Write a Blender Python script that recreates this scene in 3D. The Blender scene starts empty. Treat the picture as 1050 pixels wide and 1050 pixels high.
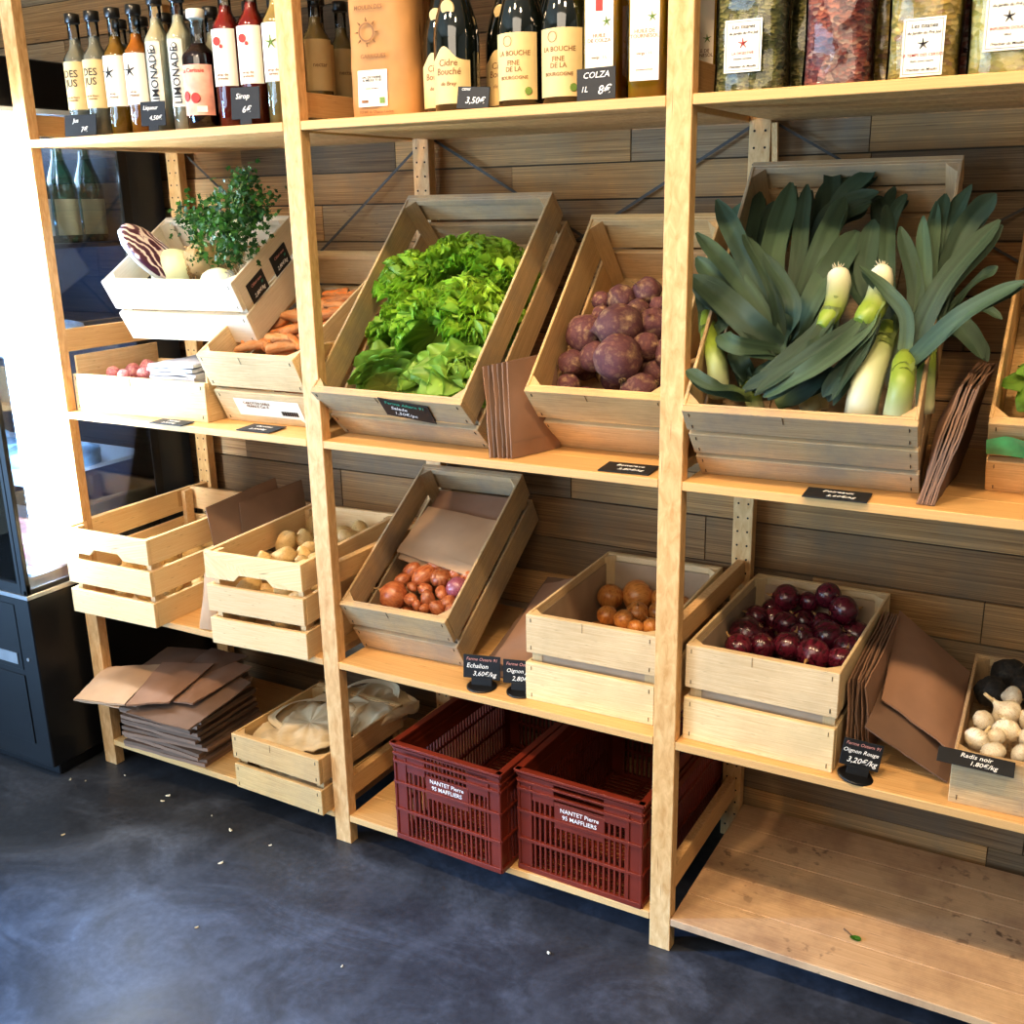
import bpy, bmesh, math, random
from mathutils import Vector, Matrix, Euler, noise
random.seed(7)
R=math.radians; PI=math.pi
COL=bpy.context.scene.collection
P=.81; W=.0444; D=.48; T=.0171
ZA,ZB,ZC,ZD,ZE=1.6331,.9898,.4751,.078,2.0

# ------------------------------------------------------------------ materials
def nmat(name):
    m=bpy.data.materials.new(name); m.use_nodes=True
    nt=m.node_tree; b=nt.nodes['Principled BSDF']
    return m,nt,b
def lk(nt,a,b): nt.links.new(a,b)
def node(nt,t,**k):
    n=nt.nodes.new(t)
    for a,v in k.items():
        if a in n.inputs: n.inputs[a].default_value=v
        else: setattr(n,a,v)
    return n
def rgba(c): return (c[0],c[1],c[2],1)
def hexc(h):
    h=h.lstrip('#'); f=lambda v:(v/12.92 if v<=.04045 else ((v+.055)/1.055)**2.4)
    return tuple(f(int(h[i:i+2],16)/255) for i in (0,2,4))
def ramp(nt,stops):
    r=nt.nodes.new('ShaderNodeValToRGB'); e=r.color_ramp.elements
    while len(e)<len(stops): e.new(.5)
    for i,(p,c) in enumerate(stops): e[i].position=p; e[i].color=rgba(c)
    return r
def simple(name,col,rough=.5,metal=0,spec=.5,var=.12,scale=20,bump=0,emit=None,es=0,coat=0,trans=0,alpha=1,sss=0):
    """object-space noise varied plain material"""
    m,nt,b=nmat(name); c=hexc(col) if isinstance(col,str) else col
    tc=node(nt,'ShaderNodeTexCoord'); n=node(nt,'ShaderNodeTexNoise',Scale=scale,Detail=3.)
    lk(nt,tc.outputs['Object'],n.inputs['Vector'])
    r=ramp(nt,[(.3,tuple(x*(1-var) for x in c)),(.7,tuple(min(1,x*(1+var)) for x in c))])
    lk(nt,n.outputs['Fac'],r.inputs['Fac']); lk(nt,r.outputs['Color'],b.inputs['Base Color'])
    b.inputs['Roughness'].default_value=rough; b.inputs['Metallic'].default_value=metal
    b.inputs['Specular IOR Level'].default_value=spec
    b.inputs['Coat Weight'].default_value=coat; b.inputs['Transmission Weight'].default_value=trans
    if emit:
        b.inputs['Emission Color'].default_value=rgba(hexc(emit)); b.inputs['Emission Strength'].default_value=es
    if bump:
        bp=node(nt,'ShaderNodeBump',Strength=bump,Distance=.002); lk(nt,n.outputs['Fac'],bp.inputs['Height']); lk(nt,bp.outputs['Normal'],b.inputs['Normal'])
    return m
def wood(name,c1,c2,dark='#5a4028',rough=.55,weather=None,knots=.5,gs=1.):
    """grain runs along U of box-projected UVs (metres); per board tint attribute"""
    m,nt,b=nmat(name); c1=hexc(c1); c2=hexc(c2); dk=hexc(dark)
    uv=node(nt,'ShaderNodeUVMap'); uv.uv_map='UVMap'
    mp=node(nt,'ShaderNodeMapping'); mp.inputs['Scale'].default_value=(3*gs,55*gs,1); lk(nt,uv.outputs[0],mp.inputs['Vector'])
    n1=node(nt,'ShaderNodeTexNoise',Scale=1.,Detail=5.,Roughness=.62,Distortion=.6); lk(nt,mp.outputs[0],n1.inputs['Vector'])
    r=ramp(nt,[(.3,c2),(.5,tuple((a+b_)/2 for a,b_ in zip(c1,c2))),(.68,c1)]); lk(nt,n1.outputs['Fac'],r.inputs['Fac'])
    # knots
    mp2=node(nt,'ShaderNodeMapping'); mp2.inputs['Scale'].default_value=(5.5,13,1); lk(nt,uv.outputs[0],mp2.inputs['Vector'])
    vo=node(nt,'ShaderNodeTexVoronoi',Scale=1.); lk(nt,mp2.outputs[0],vo.inputs['Vector'])
    kr=ramp(nt,[(.03,(1,1,1)),(.13,(0,0,0))]); lk(nt,vo.outputs['Distance'],kr.inputs['Fac'])
    mul=node(nt,'ShaderNodeMath',operation='MULTIPLY'); mul.inputs[1].default_value=knots; lk(nt,kr.outputs['Color'],mul.inputs[0])
    mx=node(nt,'ShaderNodeMix',data_type='RGBA'); lk(nt,mul.outputs[0],mx.inputs['Factor']); lk(nt,r.outputs['Color'],mx.inputs['A']); mx.inputs['B'].default_value=rgba(dk)
    out=mx.outputs['Result']
    if weather:
        tc=node(nt,'ShaderNodeTexCoord'); n2=node(nt,'ShaderNodeTexNoise',Scale=7.,Detail=6.,Roughness=.65); lk(nt,tc.outputs['Object'],n2.inputs['Vector'])
        wr=ramp(nt,[(.42,(0,0,0)),(.66,(1,1,1))]); lk(nt,n2.outputs['Fac'],wr.inputs['Fac'])
        ml=node(nt,'ShaderNodeMath',operation='MULTIPLY'); ml.inputs[1].default_value=weather[1]; lk(nt,wr.outputs['Color'],ml.inputs[0])
        m2=node(nt,'ShaderNodeMix',data_type='RGBA'); lk(nt,ml.outputs[0],m2.inputs['Factor']); lk(nt,out,m2.inputs['A']); m2.inputs['B'].default_value=rgba(hexc(weather[0])); out=m2.outputs['Result']
    at=node(nt,'ShaderNodeAttribute'); at.attribute_name='tint'
    m3=node(nt,'ShaderNodeMix',data_type='RGBA',blend_type='MULTIPLY'); m3.inputs['Factor'].default_value=1; lk(nt,out,m3.inputs['A']); lk(nt,at.outputs['Color'],m3.inputs['B'])
    lk(nt,m3.outputs['Result'],b.inputs['Base Color']); b.inputs['Roughness'].default_value=rough
    b.inputs['Specular IOR Level'].default_value=.3
    bp=node(nt,'ShaderNodeBump',Strength=.25,Distance=.001); lk(nt,n1.outputs['Fac'],bp.inputs['Height']); lk(nt,bp.outputs['Normal'],b.inputs['Normal'])
    return m
def veg(name,cols,scale=18,stretch=(1,1,1),rough=.4,bump=.3,detail=4,coat=0,sss=0,spots=None):
    m,nt,b=nmat(name)
    tc=node(nt,'ShaderNodeTexCoord'); oi=node(nt,'ShaderNodeObjectInfo')
    ad=node(nt,'ShaderNodeVectorMath',operation='ADD'); 
    sc=node(nt,'ShaderNodeVectorMath',operation='SCALE'); sc.inputs['Scale'].default_value=7.
    cb=node(nt,'ShaderNodeCombineXYZ'); lk(nt,oi.outputs['Random'],cb.inputs[0]); lk(nt,oi.outputs['Random'],cb.inputs[2]); lk(nt,cb.outputs[0],sc.inputs[0])
    lk(nt,tc.outputs['Object'],ad.inputs[0]); lk(nt,sc.outputs[0],ad.inputs[1])
    mp=node(nt,'ShaderNodeMapping'); mp.inputs['Scale'].default_value=stretch; lk(nt,ad.outputs[0],mp.inputs['Vector'])
    n=node(nt,'ShaderNodeTexNoise',Scale=float(scale),Detail=float(detail),Roughness=.6); lk(nt,mp.outputs[0],n.inputs['Vector'])
    k=len(cols); r=ramp(nt,[(.3+.4*i/(k-1),hexc(c)) for i,c in enumerate(cols)]); lk(nt,n.outputs['Fac'],r.inputs['Fac'])
    out=r.outputs['Color']
    hsv=node(nt,'ShaderNodeHueSaturation'); lk(nt,out,hsv.inputs['Color'])
    mr=node(nt,'ShaderNodeMapRange'); mr.inputs['To Min'].default_value=.78; mr.inputs['To Max'].default_value=1.2; lk(nt,oi.outputs['Random'],mr.inputs['Value']); lk(nt,mr.outputs[0],hsv.inputs['Value'])
    lk(nt,hsv.outputs['Color'],b.inputs['Base Color'])
    b.inputs['Roughness'].default_value=rough; b.inputs['Coat Weight'].default_value=coat; b.inputs['Coat Roughness'].default_value=.2
    if sss:
        b.inputs['Subsurface Weight'].default_value=sss; b.inputs['Subsurface Radius'].default_value=(.01,.008,.004); b.inputs['Subsurface Scale'].default_value=.5
    bp=node(nt,'ShaderNodeBump',Strength=bump,Distance=.002); lk(nt,n.outputs['Fac'],bp.inputs['Height']); lk(nt,bp.outputs['Normal'],b.inputs['Normal'])
    return m
def leafmat(name,base_in,base_out,attr='tint',rough=.42,transl=.35,scale=30,stripe=0):
    """leaf: colour attribute picks inner/outer colour; translucent"""
    m,nt,b=nmat(name)
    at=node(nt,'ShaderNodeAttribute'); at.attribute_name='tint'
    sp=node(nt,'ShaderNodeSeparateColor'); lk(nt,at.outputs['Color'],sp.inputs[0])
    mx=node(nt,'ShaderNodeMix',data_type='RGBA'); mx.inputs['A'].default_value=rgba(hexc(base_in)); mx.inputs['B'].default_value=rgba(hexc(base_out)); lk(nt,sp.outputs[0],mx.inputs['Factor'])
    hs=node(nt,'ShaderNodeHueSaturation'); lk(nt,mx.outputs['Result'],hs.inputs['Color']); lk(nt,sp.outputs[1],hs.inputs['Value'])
    tc=node(nt,'ShaderNodeTexCoord'); n=node(nt,'ShaderNodeTexNoise',Scale=float(scale),Detail=4.); lk(nt,tc.outputs['Object'],n.inputs['Vector'])
    if stripe:
        mp=node(nt,'ShaderNodeMapping'); mp.inputs['Scale'].default_value=(9,170,1); lk(nt,tc.outputs['UV'],mp.inputs[0]); lk(nt,mp.outputs[0],n.inputs['Vector']); n.inputs['Scale'].default_value=1.
        sr=ramp(nt,[(.35,(1-stripe,)*3),(.65,(1+stripe*.6,)*3)]); lk(nt,n.outputs['Fac'],sr.inputs[0]); mv=node(nt,'ShaderNodeMath',operation='MULTIPLY'); lk(nt,sp.outputs[1],mv.inputs[0]); lk(nt,sr.outputs[0],mv.inputs[1]); lk(nt,mv.outputs[0],hs.inputs['Value'])
    bp=node(nt,'ShaderNodeBump',Strength=.35,Distance=.003); lk(nt,n.outputs['Fac'],bp.inputs['Height']); lk(nt,bp.outputs['Normal'],b.inputs['Normal'])
    lk(nt,hs.outputs['Color'],b.inputs['Base Color']); b.inputs['Roughness'].default_value=rough
    tr=node(nt,'ShaderNodeBsdfTranslucent'); lk(nt,hs.outputs['Color'],tr.inputs['Color'])
    ms=node(nt,'ShaderNodeMixShader'); ms.inputs[0].default_value=transl; lk(nt,b.outputs[0],ms.inputs[1]); lk(nt,tr.outputs[0],ms.inputs[2])
    lk(nt,ms.outputs[0],nt.nodes['Material Output'].inputs['Surface'])
    return m
def glass(name,tint=(1,1,1),gloss=.0,op=.12,rough=.02):
    """thin pane: transparent + fresnel gloss"""
    m,nt,b=nmat(name); nt.nodes.remove(b)
    tr=node(nt,'ShaderNodeBsdfTransparent'); tr.inputs[0].default_value=rgba(tint)
    gl=node(nt,'ShaderNodeBsdfGlossy'); gl.inputs['Roughness'].default_value=rough
    fr=node(nt,'ShaderNodeFresnel',IOR=1.5)
    no=node(nt,'ShaderNodeTexNoise',Scale=3.); bp=node(nt,'ShaderNodeBump',Strength=.02); lk(nt,no.outputs['Fac'],bp.inputs['Height']); lk(nt,bp.outputs[0],gl.inputs['Normal'])
    ad=node(nt,'ShaderNodeMath',operation='ADD'); ad.inputs[1].default_value=gloss; lk(nt,fr.outputs[0],ad.inputs[0])
    ms=node(nt,'ShaderNodeMixShader'); lk(nt,ad.outputs[0],ms.inputs[0]); lk(nt,tr.outputs[0],ms.inputs[1]); lk(nt,gl.outputs[0],ms.inputs[2])
    lk(nt,ms.outputs[0],nt.nodes['Material Output'].inputs['Surface'])
    return m
def liquid(name,col,trans=.75,rough=.04):
    m,nt,b=nmat(name); b.inputs['Base Color'].default_value=rgba(hexc(col))
    n=node(nt,'ShaderNodeTexNoise',Scale=4.); r=ramp(nt,[(.3,hexc(col)),(.8,tuple(min(1,x*1.2) for x in hexc(col)))]); lk(nt,n.outputs['Fac'],r.inputs['Fac']); lk(nt,r.outputs[0],b.inputs['Base Color'])
    b.inputs['Roughness'].default_value=rough; b.inputs['Transmission Weight'].default_value=trans; b.inputs['IOR'].default_value=1.25; b.inputs['Coat Weight'].default_value=.6
    return m
M={}
M['pine']=wood('shelf_pine','#e6bf84','#c6955a','#8a5228',rough=.5,knots=.8)
M['post']=wood('post_pine','#e4be88','#c6965e','#8a5228',rough=.5,knots=.7)
M['pine_new']=wood('new_pine','#efd3a4','#dcb47f','#8a5228',rough=.55,knots=.85)
M['crate']=wood('poplar_crate','#ecca92','#c0925a','#6e4c2c',rough=.65,weather=('#a88c6a',.4),knots=.4)
M['crate_grey']=wood('weathered_crate','#e2c496','#b08c60','#5e4630',rough=.72,weather=('#94897c',.6),knots=.5)
M['crate_pale']=wood('pale_crate','#f2dcb0','#d2b080','#7a5430',rough=.65,weather=('#c0a880',.5),knots=.5)
M['crate_white']=wood('white_crate','#f1e6d2','#ddcdb2','#9a7b55',rough=.6,knots=.3)  # white spill of the cabinet lamp put into the wood colour
M['reclaimed']=wood('reclaimed_planks','#cbab80','#7a5e42','#2c1c10',rough=.8,weather=('#8a8172',.6),knots=.85,gs=.6)
M['staple']=simple('staple_metal','#4a4038',.5,.6)
M['steel']=simple('brace_steel','#4a443c',.6,.2)
M['hole']=simple('peg_hole_dark','#2a1c12',.9)
M['kraft']=simple('kraft_paper','#937058',.75,var=.1,scale=14,bump=.25)
M['kraft_dark']=simple('kraft_paper_dark','#765b48',.8,var=.14,scale=11,bump=.3)
M['kraft_pale']=simple('kraft_paper_pale','#b99878',.75,var=.08,scale=12,bump=.25)
M['liner']=simple('liner_paper','#b39b80',.8,var=.1,scale=16,bump=.3)
M['chalk']=simple('chalkboard','#17181a',.55,var=.3,scale=30)
M['white_ink']=simple('chalk_ink_white','#f4f1ea',.7,var=.05)
M['teal_ink']=simple('chalk_ink_green','#3fae90',.7,var=.05)
M['pink_ink']=simple('chalk_ink_pink','#c88d84',.7,var=.05)
M['black_ink']=simple('print_black','#2b2420',.7,var=.1)
M['brown_ink']=simple('print_brown','#8a6038',.7,var=.1)
M['red_ink']=simple('print_red','#b5382c',.6,var=.1)
M['green_ink']=simple('print_green','#6f8a3a',.6,var=.1)
M['paper']=simple('label_paper','#efe6d2',.6,var=.04)
M['cream']=simple('cream_label','#d9bd84',.6,var=.06)
M['black_plastic']=simple('black_plastic','#121214',.35,var=.2)
M['black_cap']=simple('black_cap','#17130f',.3,var=.2,coat=.4)
M['white_cap']=simple('white_cap','#ece6d4',.4,var=.05)
M['redplast']=simple('red_crate_plastic','#742814',.42,var=.16,scale=9,bump=.1)
M['cabinet']=simple('cabinet_black','#0c0d11',.38,var=.25,scale=3)
M['navy']=simple('cabinet_inner','#16202e',.4,var=.25,scale=4)
M['whiteplast']=simple('white_plastic','#e8eef2',.4,var=.03)
M['silver']=simple('silver_trim','#b9bcc0',.3,.8)
M['led']=simple('led_tube','#ffffff',.5,emit='#cfe6ff',es=60)
M['greenplast']=simple('green_plastic','#3fa066',.3,var=.3,scale=40,coat=.5)
# ------------------------------------------------------------------ mesh builder
class MB:
    def __init__(s): s.v=[];s.f=[];s.uv=[];s.t=[];s.sm=[]
    def face(s,idx,uv=None,tint=(1,1,1),smooth=False):
        s.f.append(idx); s.uv.append(uv or [(0,0)]*len(idx)); s.t.append(tint if isinstance(tint,list) else [tint]*len(idx)); s.sm.append(smooth)
    def box(s,x0,x1,y0,y1,z0,z1,mat=None,tint=None,axis=None,col=None):
        if tint is None: tint=random.uniform(.86,1.06)
        tc=col or (tint,tint*random.uniform(.985,1.01),tint*random.uniform(.96,1.02))
        c=[(x,y,z) for x in (x0,x1) for y in (y0,y1) for z in (z0,z1)]
        L=[x1-x0,y1-y0,z1-z0]
        if axis is None: axis=max(range(3),key=lambda i:L[i])
        ou,ov=random.uniform(0,9),random.uniform(0,9)
        b=len(s.v)
        s.v+= [tuple(mat@Vector(p)) if mat is not None else p for p in c]
        F=[((0,1,3,2),0),((4,6,7,5),0),((0,4,5,1),1),((2,3,7,6),1),((0,2,6,4),2),((1,5,7,3),2)]
        for f,n in F:
            oth=[i for i in range(3) if i!=n]
            if axis in oth: ua=axis; va=[i for i in oth if i!=axis][0]
            else: ua,va=oth
            end=(n==axis)
            uv=[(c[i][ua]*(.15 if end else 1)+ou+n*.37,c[i][va]+ov+n*.71) for i in f]
            s.face(tuple(b+i for i in f),uv,tc)
        return s
    def grid(s,fn,nu,nv,tintf=None,smooth=True,close_u=False):
        b=len(s.v)
        for i in range(nu+1):
            for j in range(nv+1): s.v.append(tuple(fn(i/nu,j/nv)))
        for i in range(nu):
            for j in range(nv):
                q=[(i,j),(i+1,j),(i+1,j+1),(i,j+1)]
                tt=[tintf(a/nu,c/nv) if tintf else (1,1,1) for a,c in q]
                s.face(tuple(b+a*(nv+1)+c for a,c in q),[(a/nu*.2,c/nv*.2) for a,c in q],tt,smooth)
        return s
    def tube(s,pts,rad,seg=8,caps=True,tint=(1,1,1),tints=None,smooth=True):
        pts=[Vector(p) for p in pts]; n=len(pts); b=len(s.v); up=None
        if not hasattr(rad,'__len__'): rad=[rad]*n
        for i,p in enumerate(pts):
            t=(pts[min(i+1,n-1)]-pts[max(i-1,0)]).normalized()
            if up is None: up=t.orthogonal().normalized()
            up=(up-t*up.dot(t)).normalized(); si=t.cross(up)
            for k in range(seg):
                a=2*PI*k/seg; s.v.append(tuple(p+(up*math.cos(a)+si*math.sin(a))*rad[i]))
        for i in range(n-1):
            for k in range(seg):
                k2=(k+1)%seg
                ta=tints[i] if tints else tint; tb=tints[i+1] if tints else tint
                s.face((b+i*seg+k,b+i*seg+k2,b+(i+1)*seg+k2,b+(i+1)*seg+k),[(0,0)]*4,[ta,ta,tb,tb],smooth)
        if caps:
            s.face(tuple(b+k for k in range(seg))[::-1],None,tints[0] if tints else tint,False); s.face(tuple(b+(n-1)*seg+k for k in range(seg)),None,tints[-1] if tints else tint,False)
        return s
    def prism(s,poly,y0,y1,tint=None):
        t=tint or random.uniform(.9,1.05); c=(t,t*.99,t*.98); n=len(poly); b=len(s.v); o=random.uniform(0,9)
        s.v+=[(x,y0,z) for x,z in poly]+[(x,y1,z) for x,z in poly]
        s.face(tuple(range(b,b+n)),[(x+o,z+o) for x,z in poly],c); s.face(tuple(range(b+2*n-1,b+n-1,-1)),[(x+o,z+o) for x,z in poly[::-1]],c)
        for i in range(n):
            j=(i+1)%n; q=[poly[i],poly[j],poly[j],poly[i]]; s.face((b+j,b+i,b+n+i,b+n+j),[(poly[j][0]+o,o),(poly[i][0]+o,o),(poly[i][0]+o,o+.01),(poly[j][0]+o,o+.01)],c)
        return s
    def lathe(s,prof,seg=24,mat=None,tint=(1,1,1),sq=0,smooth=True,cap=True):
        """prof: list of (r,z); sq: squareness 0..1"""
        b=len(s.v);n=len(prof)
        for r,z in prof:
            for k in range(seg):
                a=2*PI*(k+.5)/seg; q=1
                if sq:
                    q=(abs(math.cos(a))**(2+8*sq)+abs(math.sin(a))**(2+8*sq))**(-1/(2+8*sq))
                v=Vector((r*q*math.cos(a),r*q*math.sin(a),z)); s.v.append(tuple(mat@v if mat is not None else v))
        for i in range(n-1):
            for k in range(seg):
                k2=(k+1)%seg; s.face((b+i*seg+k,b+i*seg+k2,b+(i+1)*seg+k2,b+(i+1)*seg+k),[(0,0)]*4,tint,smooth)
        if cap:
            s.face(tuple(b+k for k in range(seg))[::-1],None,tint); s.face(tuple(b+(n-1)*seg+k for k in range(seg)),None,tint)
        return s
    def build(s,name,mat,parent=None,bevel=0,loc=None,rot=None):
        me=bpy.data.meshes.new(name); me.from_pydata(s.v,[],s.f)
        uvl=me.uv_layers.new(name='UVMap'); ca=me.color_attributes.new('tint','FLOAT_COLOR','CORNER')
        li=0; flat=[];ct=[]
        for u,t in zip(s.uv,s.t):
            for a,c in zip(u,t): flat+=[a[0],a[1]]; ct+=[c[0],c[1],c[2],1]
        uvl.data.foreach_set('uv',flat); ca.data.foreach_set('color',ct)
        me.polygons.foreach_set('use_smooth',s.sm)
        me.materials.append(mat); me.update()
        o=bpy.data.objects.new(name,me); COL.objects.link(o)
        if parent: o.parent=parent
        if loc: o.location=loc
        if rot: o.rotation_euler=rot
        if bevel:
            md=o.modifiers.new('bevel','BEVEL'); md.width=bevel; md.segments=1; md.limit_method='ANGLE'; md.angle_limit=R(40)
        return o
def tag(o,label=None,cat=None,group=None,kind=None):
    if label:o['label']=label
    if cat:o['category']=cat
    if group:o['group']=group
    if kind:o['kind']=kind
    return o
def thing(name,label,cat,loc=(0,0,0),rot=(0,0,0),group=None):
    o=bpy.data.objects.new(name,None); o.empty_display_size=.03; COL.objects.link(o); o.location=loc; o.rotation_euler=rot
    return tag(o,label,cat,group)
def kids(o): return [c for c in bpy.data.objects if c.parent==o]
def dup(root,loc,rot=None,scale=None,label=None,group=None,cat=None):
    r=root.copy(); COL.objects.link(r); r.location=loc
    if rot is not None:r.rotation_euler=rot
    if scale is not None:r.scale=(scale,)*3 if not hasattr(scale,'__len__') else scale
    if label:r['label']=label
    if group:r['group']=group
    if cat:r['category']=cat
    for ch in PK.get(root.name,[]):
        c=ch.copy(); COL.objects.link(c); c.parent=r
    return r
PK={}
def text(body,size,mat,parent,M4,name='lettering',align='CENTER',shear=0,bend=None,sp=1.,xs=1.):
    cu=bpy.data.curves.new(name,'FONT'); cu.body=body; cu.size=size; cu.align_x=align; cu.align_y='CENTER'; cu.shear=shear; cu.resolution_u=2; cu.space_character=sp; cu.space_line=.9; cu.extrude=.0002; cu.offset=size*.006
    o=bpy.data.objects.new('tmp',cu); COL.objects.link(o); bpy.context.view_layer.update()
    me=bpy.data.meshes.new_from_object(o.evaluated_get(bpy.context.evaluated_depsgraph_get()))
    bpy.data.objects.remove(o); bpy.data.curves.remove(cu)
    for v in me.vertices:
        x,y,z=v.co.x*xs,v.co.y,v.co.z
        if bend:
            a=x/bend; v.co=Vector(((bend+z)*math.sin(a),-(bend+z)*math.cos(a),y))   # wraps on a cylinder facing -Y
        else: v.co=M4@Vector((x,y,z))
    if bend: me.transform(M4)
    me.materials.clear(); me.materials.append(mat); me.name=name
    t=bpy.data.objects.new(name,me); COL.objects.link(t); t.parent=parent
    return t
FRONT=lambda x,y,z:Matrix.Translation((x,y,z))@Matrix.Rotation(PI/2,4,'X')     # text plane facing -Y
TOP=lambda x,y,z:Matrix.Translation((x,y,z))
def structure(name,mb,mat,bevel=0): return tag(mb.build(name,mat,None,bevel),kind='structure')

# ------------------------------------------------------------------ room shell
mb=MB(); mb.box(-2.2,4.4,-4.0,.56,-.05,0)
m,nt,b=nmat('dark_concrete')
tc=node(nt,'ShaderNodeTexCoord')
mp=node(nt,'ShaderNodeMapping'); mp.inputs['Scale'].default_value=(1,1.4,1); mp.inputs['Rotation'].default_value=(0,0,R(35)); lk(nt,tc.outputs['Object'],mp.inputs['Vector'])
n1=node(nt,'ShaderNodeTexNoise',Scale=3.2,Detail=9.,Roughness=.68,Distortion=1.1); lk(nt,mp.outputs[0],n1.inputs['Vector'])
n2=node(nt,'ShaderNodeTexNoise',Scale=60.,Detail=3.); lk(nt,tc.outputs['Object'],n2.inputs['Vector'])
r=ramp(nt,[(.3,hexc('#2a2b2f')),(.5,hexc('#34363b')),(.64,hexc('#45484f')),(.8,hexc('#575b63'))]); lk(nt,n1.outputs['Fac'],r.inputs['Fac'])
r2=ramp(nt,[(.35,(.8,.8,.8)),(.7,(1.15,1.15,1.15))]); lk(nt,n2.outputs['Fac'],r2.inputs['Fac'])
mx=node(nt,'ShaderNodeMix',data_type='RGBA',blend_type='MULTIPLY'); mx.inputs['Factor'].default_value=1; lk(nt,r.outputs[0],mx.inputs['A']); lk(nt,r2.outputs[0],mx.inputs['B'])
# sweeping trowel arcs
wv=node(nt,'ShaderNodeTexWave',wave_type='RINGS',rings_direction='Z',Scale=1.1,Distortion=5.,Detail=3.); wv.inputs['Detail Scale'].default_value=2.
lk(nt,tc.outputs['Object'],wv.inputs['Vector'])
wr=ramp(nt,[(.86,(0,0,0)),(.99,(1,1,1))]); lk(nt,wv.outputs['Fac'],wr.inputs['Fac'])
wm=node(nt,'ShaderNodeMath',operation='MULTIPLY'); lk(nt,wr.outputs[0],wm.inputs[0]); lk(nt,n1.outputs['Fac'],wm.inputs[1])
wm2=node(nt,'ShaderNodeMath',operation='MULTIPLY'); lk(nt,wm.outputs[0],wm2.inputs[0]); wm2.inputs[1].default_value=.16
m4=node(nt,'ShaderNodeMix',data_type='RGBA'); lk(nt,wm2.outputs[0],m4.inputs['Factor']); lk(nt,mx.outputs['Result'],m4.inputs['A']); m4.inputs['B'].default_value=rgba(hexc('#767a82'))
lk(nt,m4.outputs['Result'],b.inputs['Base Color'])
rr=ramp(nt,[(.3,(.3,.3,.3)),(.7,(.52,.52,.52))]); lk(nt,n1.outputs['Fac'],rr.inputs['Fac']); lk(nt,rr.outputs[0],b.inputs['Roughness'])
bp=node(nt,'ShaderNodeBump',Strength=.12,Distance=.01); lk(nt,n1.outputs['Fac'],bp.inputs['Height']); lk(nt,bp.outputs[0],b.inputs['Normal'])
structure('floor',mb,m)
# back wall of reclaimed planks (board pattern inside one mesh)
mb=MB(); mb.box(-2.2,4.4,.512,.56,0,2.8,tint=.25)
rows=[0,.112,.2,.29,.385,.481,.575,.668,.775,.875,.975,1.075,1.175,1.28,1.383,1.474,1.551,1.65,1.745,1.84,1.94,2.04,2.14,2.24,2.34,2.44,2.54,2.64,2.8]
rg=random.Random(21)
pal=[(.60,.58,.56),(.85,.82,.78),(1.05,.86,.60),(1.2,.98,.68),(.72,.60,.46),(1.0,.98,.94),(.52,.46,.40),(1.3,1.12,.85),(.9,.70,.48),(1.1,1.08,1.04)]
for i in range(len(rows)-1):
    x=-2.2+rg.uniform(-.3,0)
    while x<4.4:
        L=rg.choice([.35,.5,.62,.8,1.05]) ; x1=min(4.4,x+L); x0=max(-2.2,x)
        c=rg.choice(pal); k=rg.uniform(.85,1.1); dy=rg.uniform(0,.006)
        if x1>x0+.02: mb.box(x0+.001,x1-.001,.5+dy,.5118,rows[i]+.0018,rows[i+1]-.0018,axis=0,col=tuple(v*k for v in c))
        x+=L
structure('wall_back',mb,M['reclaimed'])
plaster=simple('wall_plaster','#c9bda6',.9,var=.05,scale=3)
structure('wall_left',MB().box(-2.26,-2.2,-4.0,.56,0,2.8,tint=1),plaster)
structure('wall_right',MB().box(4.4,4.46,-4.0,.56,0,2.8,tint=1),plaster)
mb=MB()
mb.box(-2.2,-1.9,-4.06,-4.0,0,2.8,tint=1);mb.box(.6,4.4,-4.06,-4.0,0,2.8,tint=1);mb.box(-1.9,.6,-4.06,-4.0,2.45,2.8,tint=1);mb.box(-1.9,.6,-4.06,-4.0,0,.15,tint=1)
structure('wall_front',mb,plaster)
wf=MB()
for x in (-1.9,-.68,.55): wf.box(x,x+.05,-4.05,-4.01,.15,2.45,tint=1)
wf.box(-1.9,.6,-4.05,-4.01,.15,.2,tint=1);wf.box(-1.9,.6,-4.05,-4.01,2.4,2.45,tint=1)
w1=structure('window_1',wf,M['black_plastic'])
MB().box(-1.85,.55,-4.035,-4.03,.2,2.4,tint=1).build('window_pane',glass('window_glass'),w1)
structure('ceiling',MB().box(-2.2,4.4,-4.0,.56,2.8,2.86,tint=1),plaster)

# ------------------------------------------------------------------ shelving
def post(mb,x,y0,y1,top=2.26):
    mb.box(x,x+W,y0,y1,0,top,axis=2,tint=random.uniform(.97,1.05))
def post_unit(k,label):
    x=k*P; o=thing('shelf_post_frame',label,'shelf frame',(x,0,0),group='pine post frames of the shelving')
    mb=MB(); post(mb,0,0,.028); mb.build('front_post',M['post'],o,.0012)
    mb=MB(); post(mb,0,D-.028,D); b_=mb.build('back_post',M['post'],o,.0012)
    h=MB()
    z=.03
    while z<2.24:
        for xx in (.011,.033):
            a=Matrix.Translation((xx,D-.0282,z))@Matrix.Rotation(PI/2,4,'X'); h.lathe([(.0024,-.0002),(.0024,.0004)],8,a)
        z+=.032
    h.build('peg_holes',M['hole'],b_)
    for z0,z1 in ((.108,.16),(.653,.7),(1.135,1.19),(1.643,1.69),(2.12,2.17)):
        MB().box(.013,.032,.028,D-.028,z0,z1,axis=1,tint=.97).build('crosspiece',M['post'],o,.001)
post_unit(0,'leftmost pine post frame, standing beside the black refrigerated cabinet')
post_unit(1,'pine post frame between the potato crates and the shallot crate')
post_unit(2,'pine post frame between the yellow onion crate and the red onion crate')
post_unit(3,'rightmost pine post frame, past the garlic crate')
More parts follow.
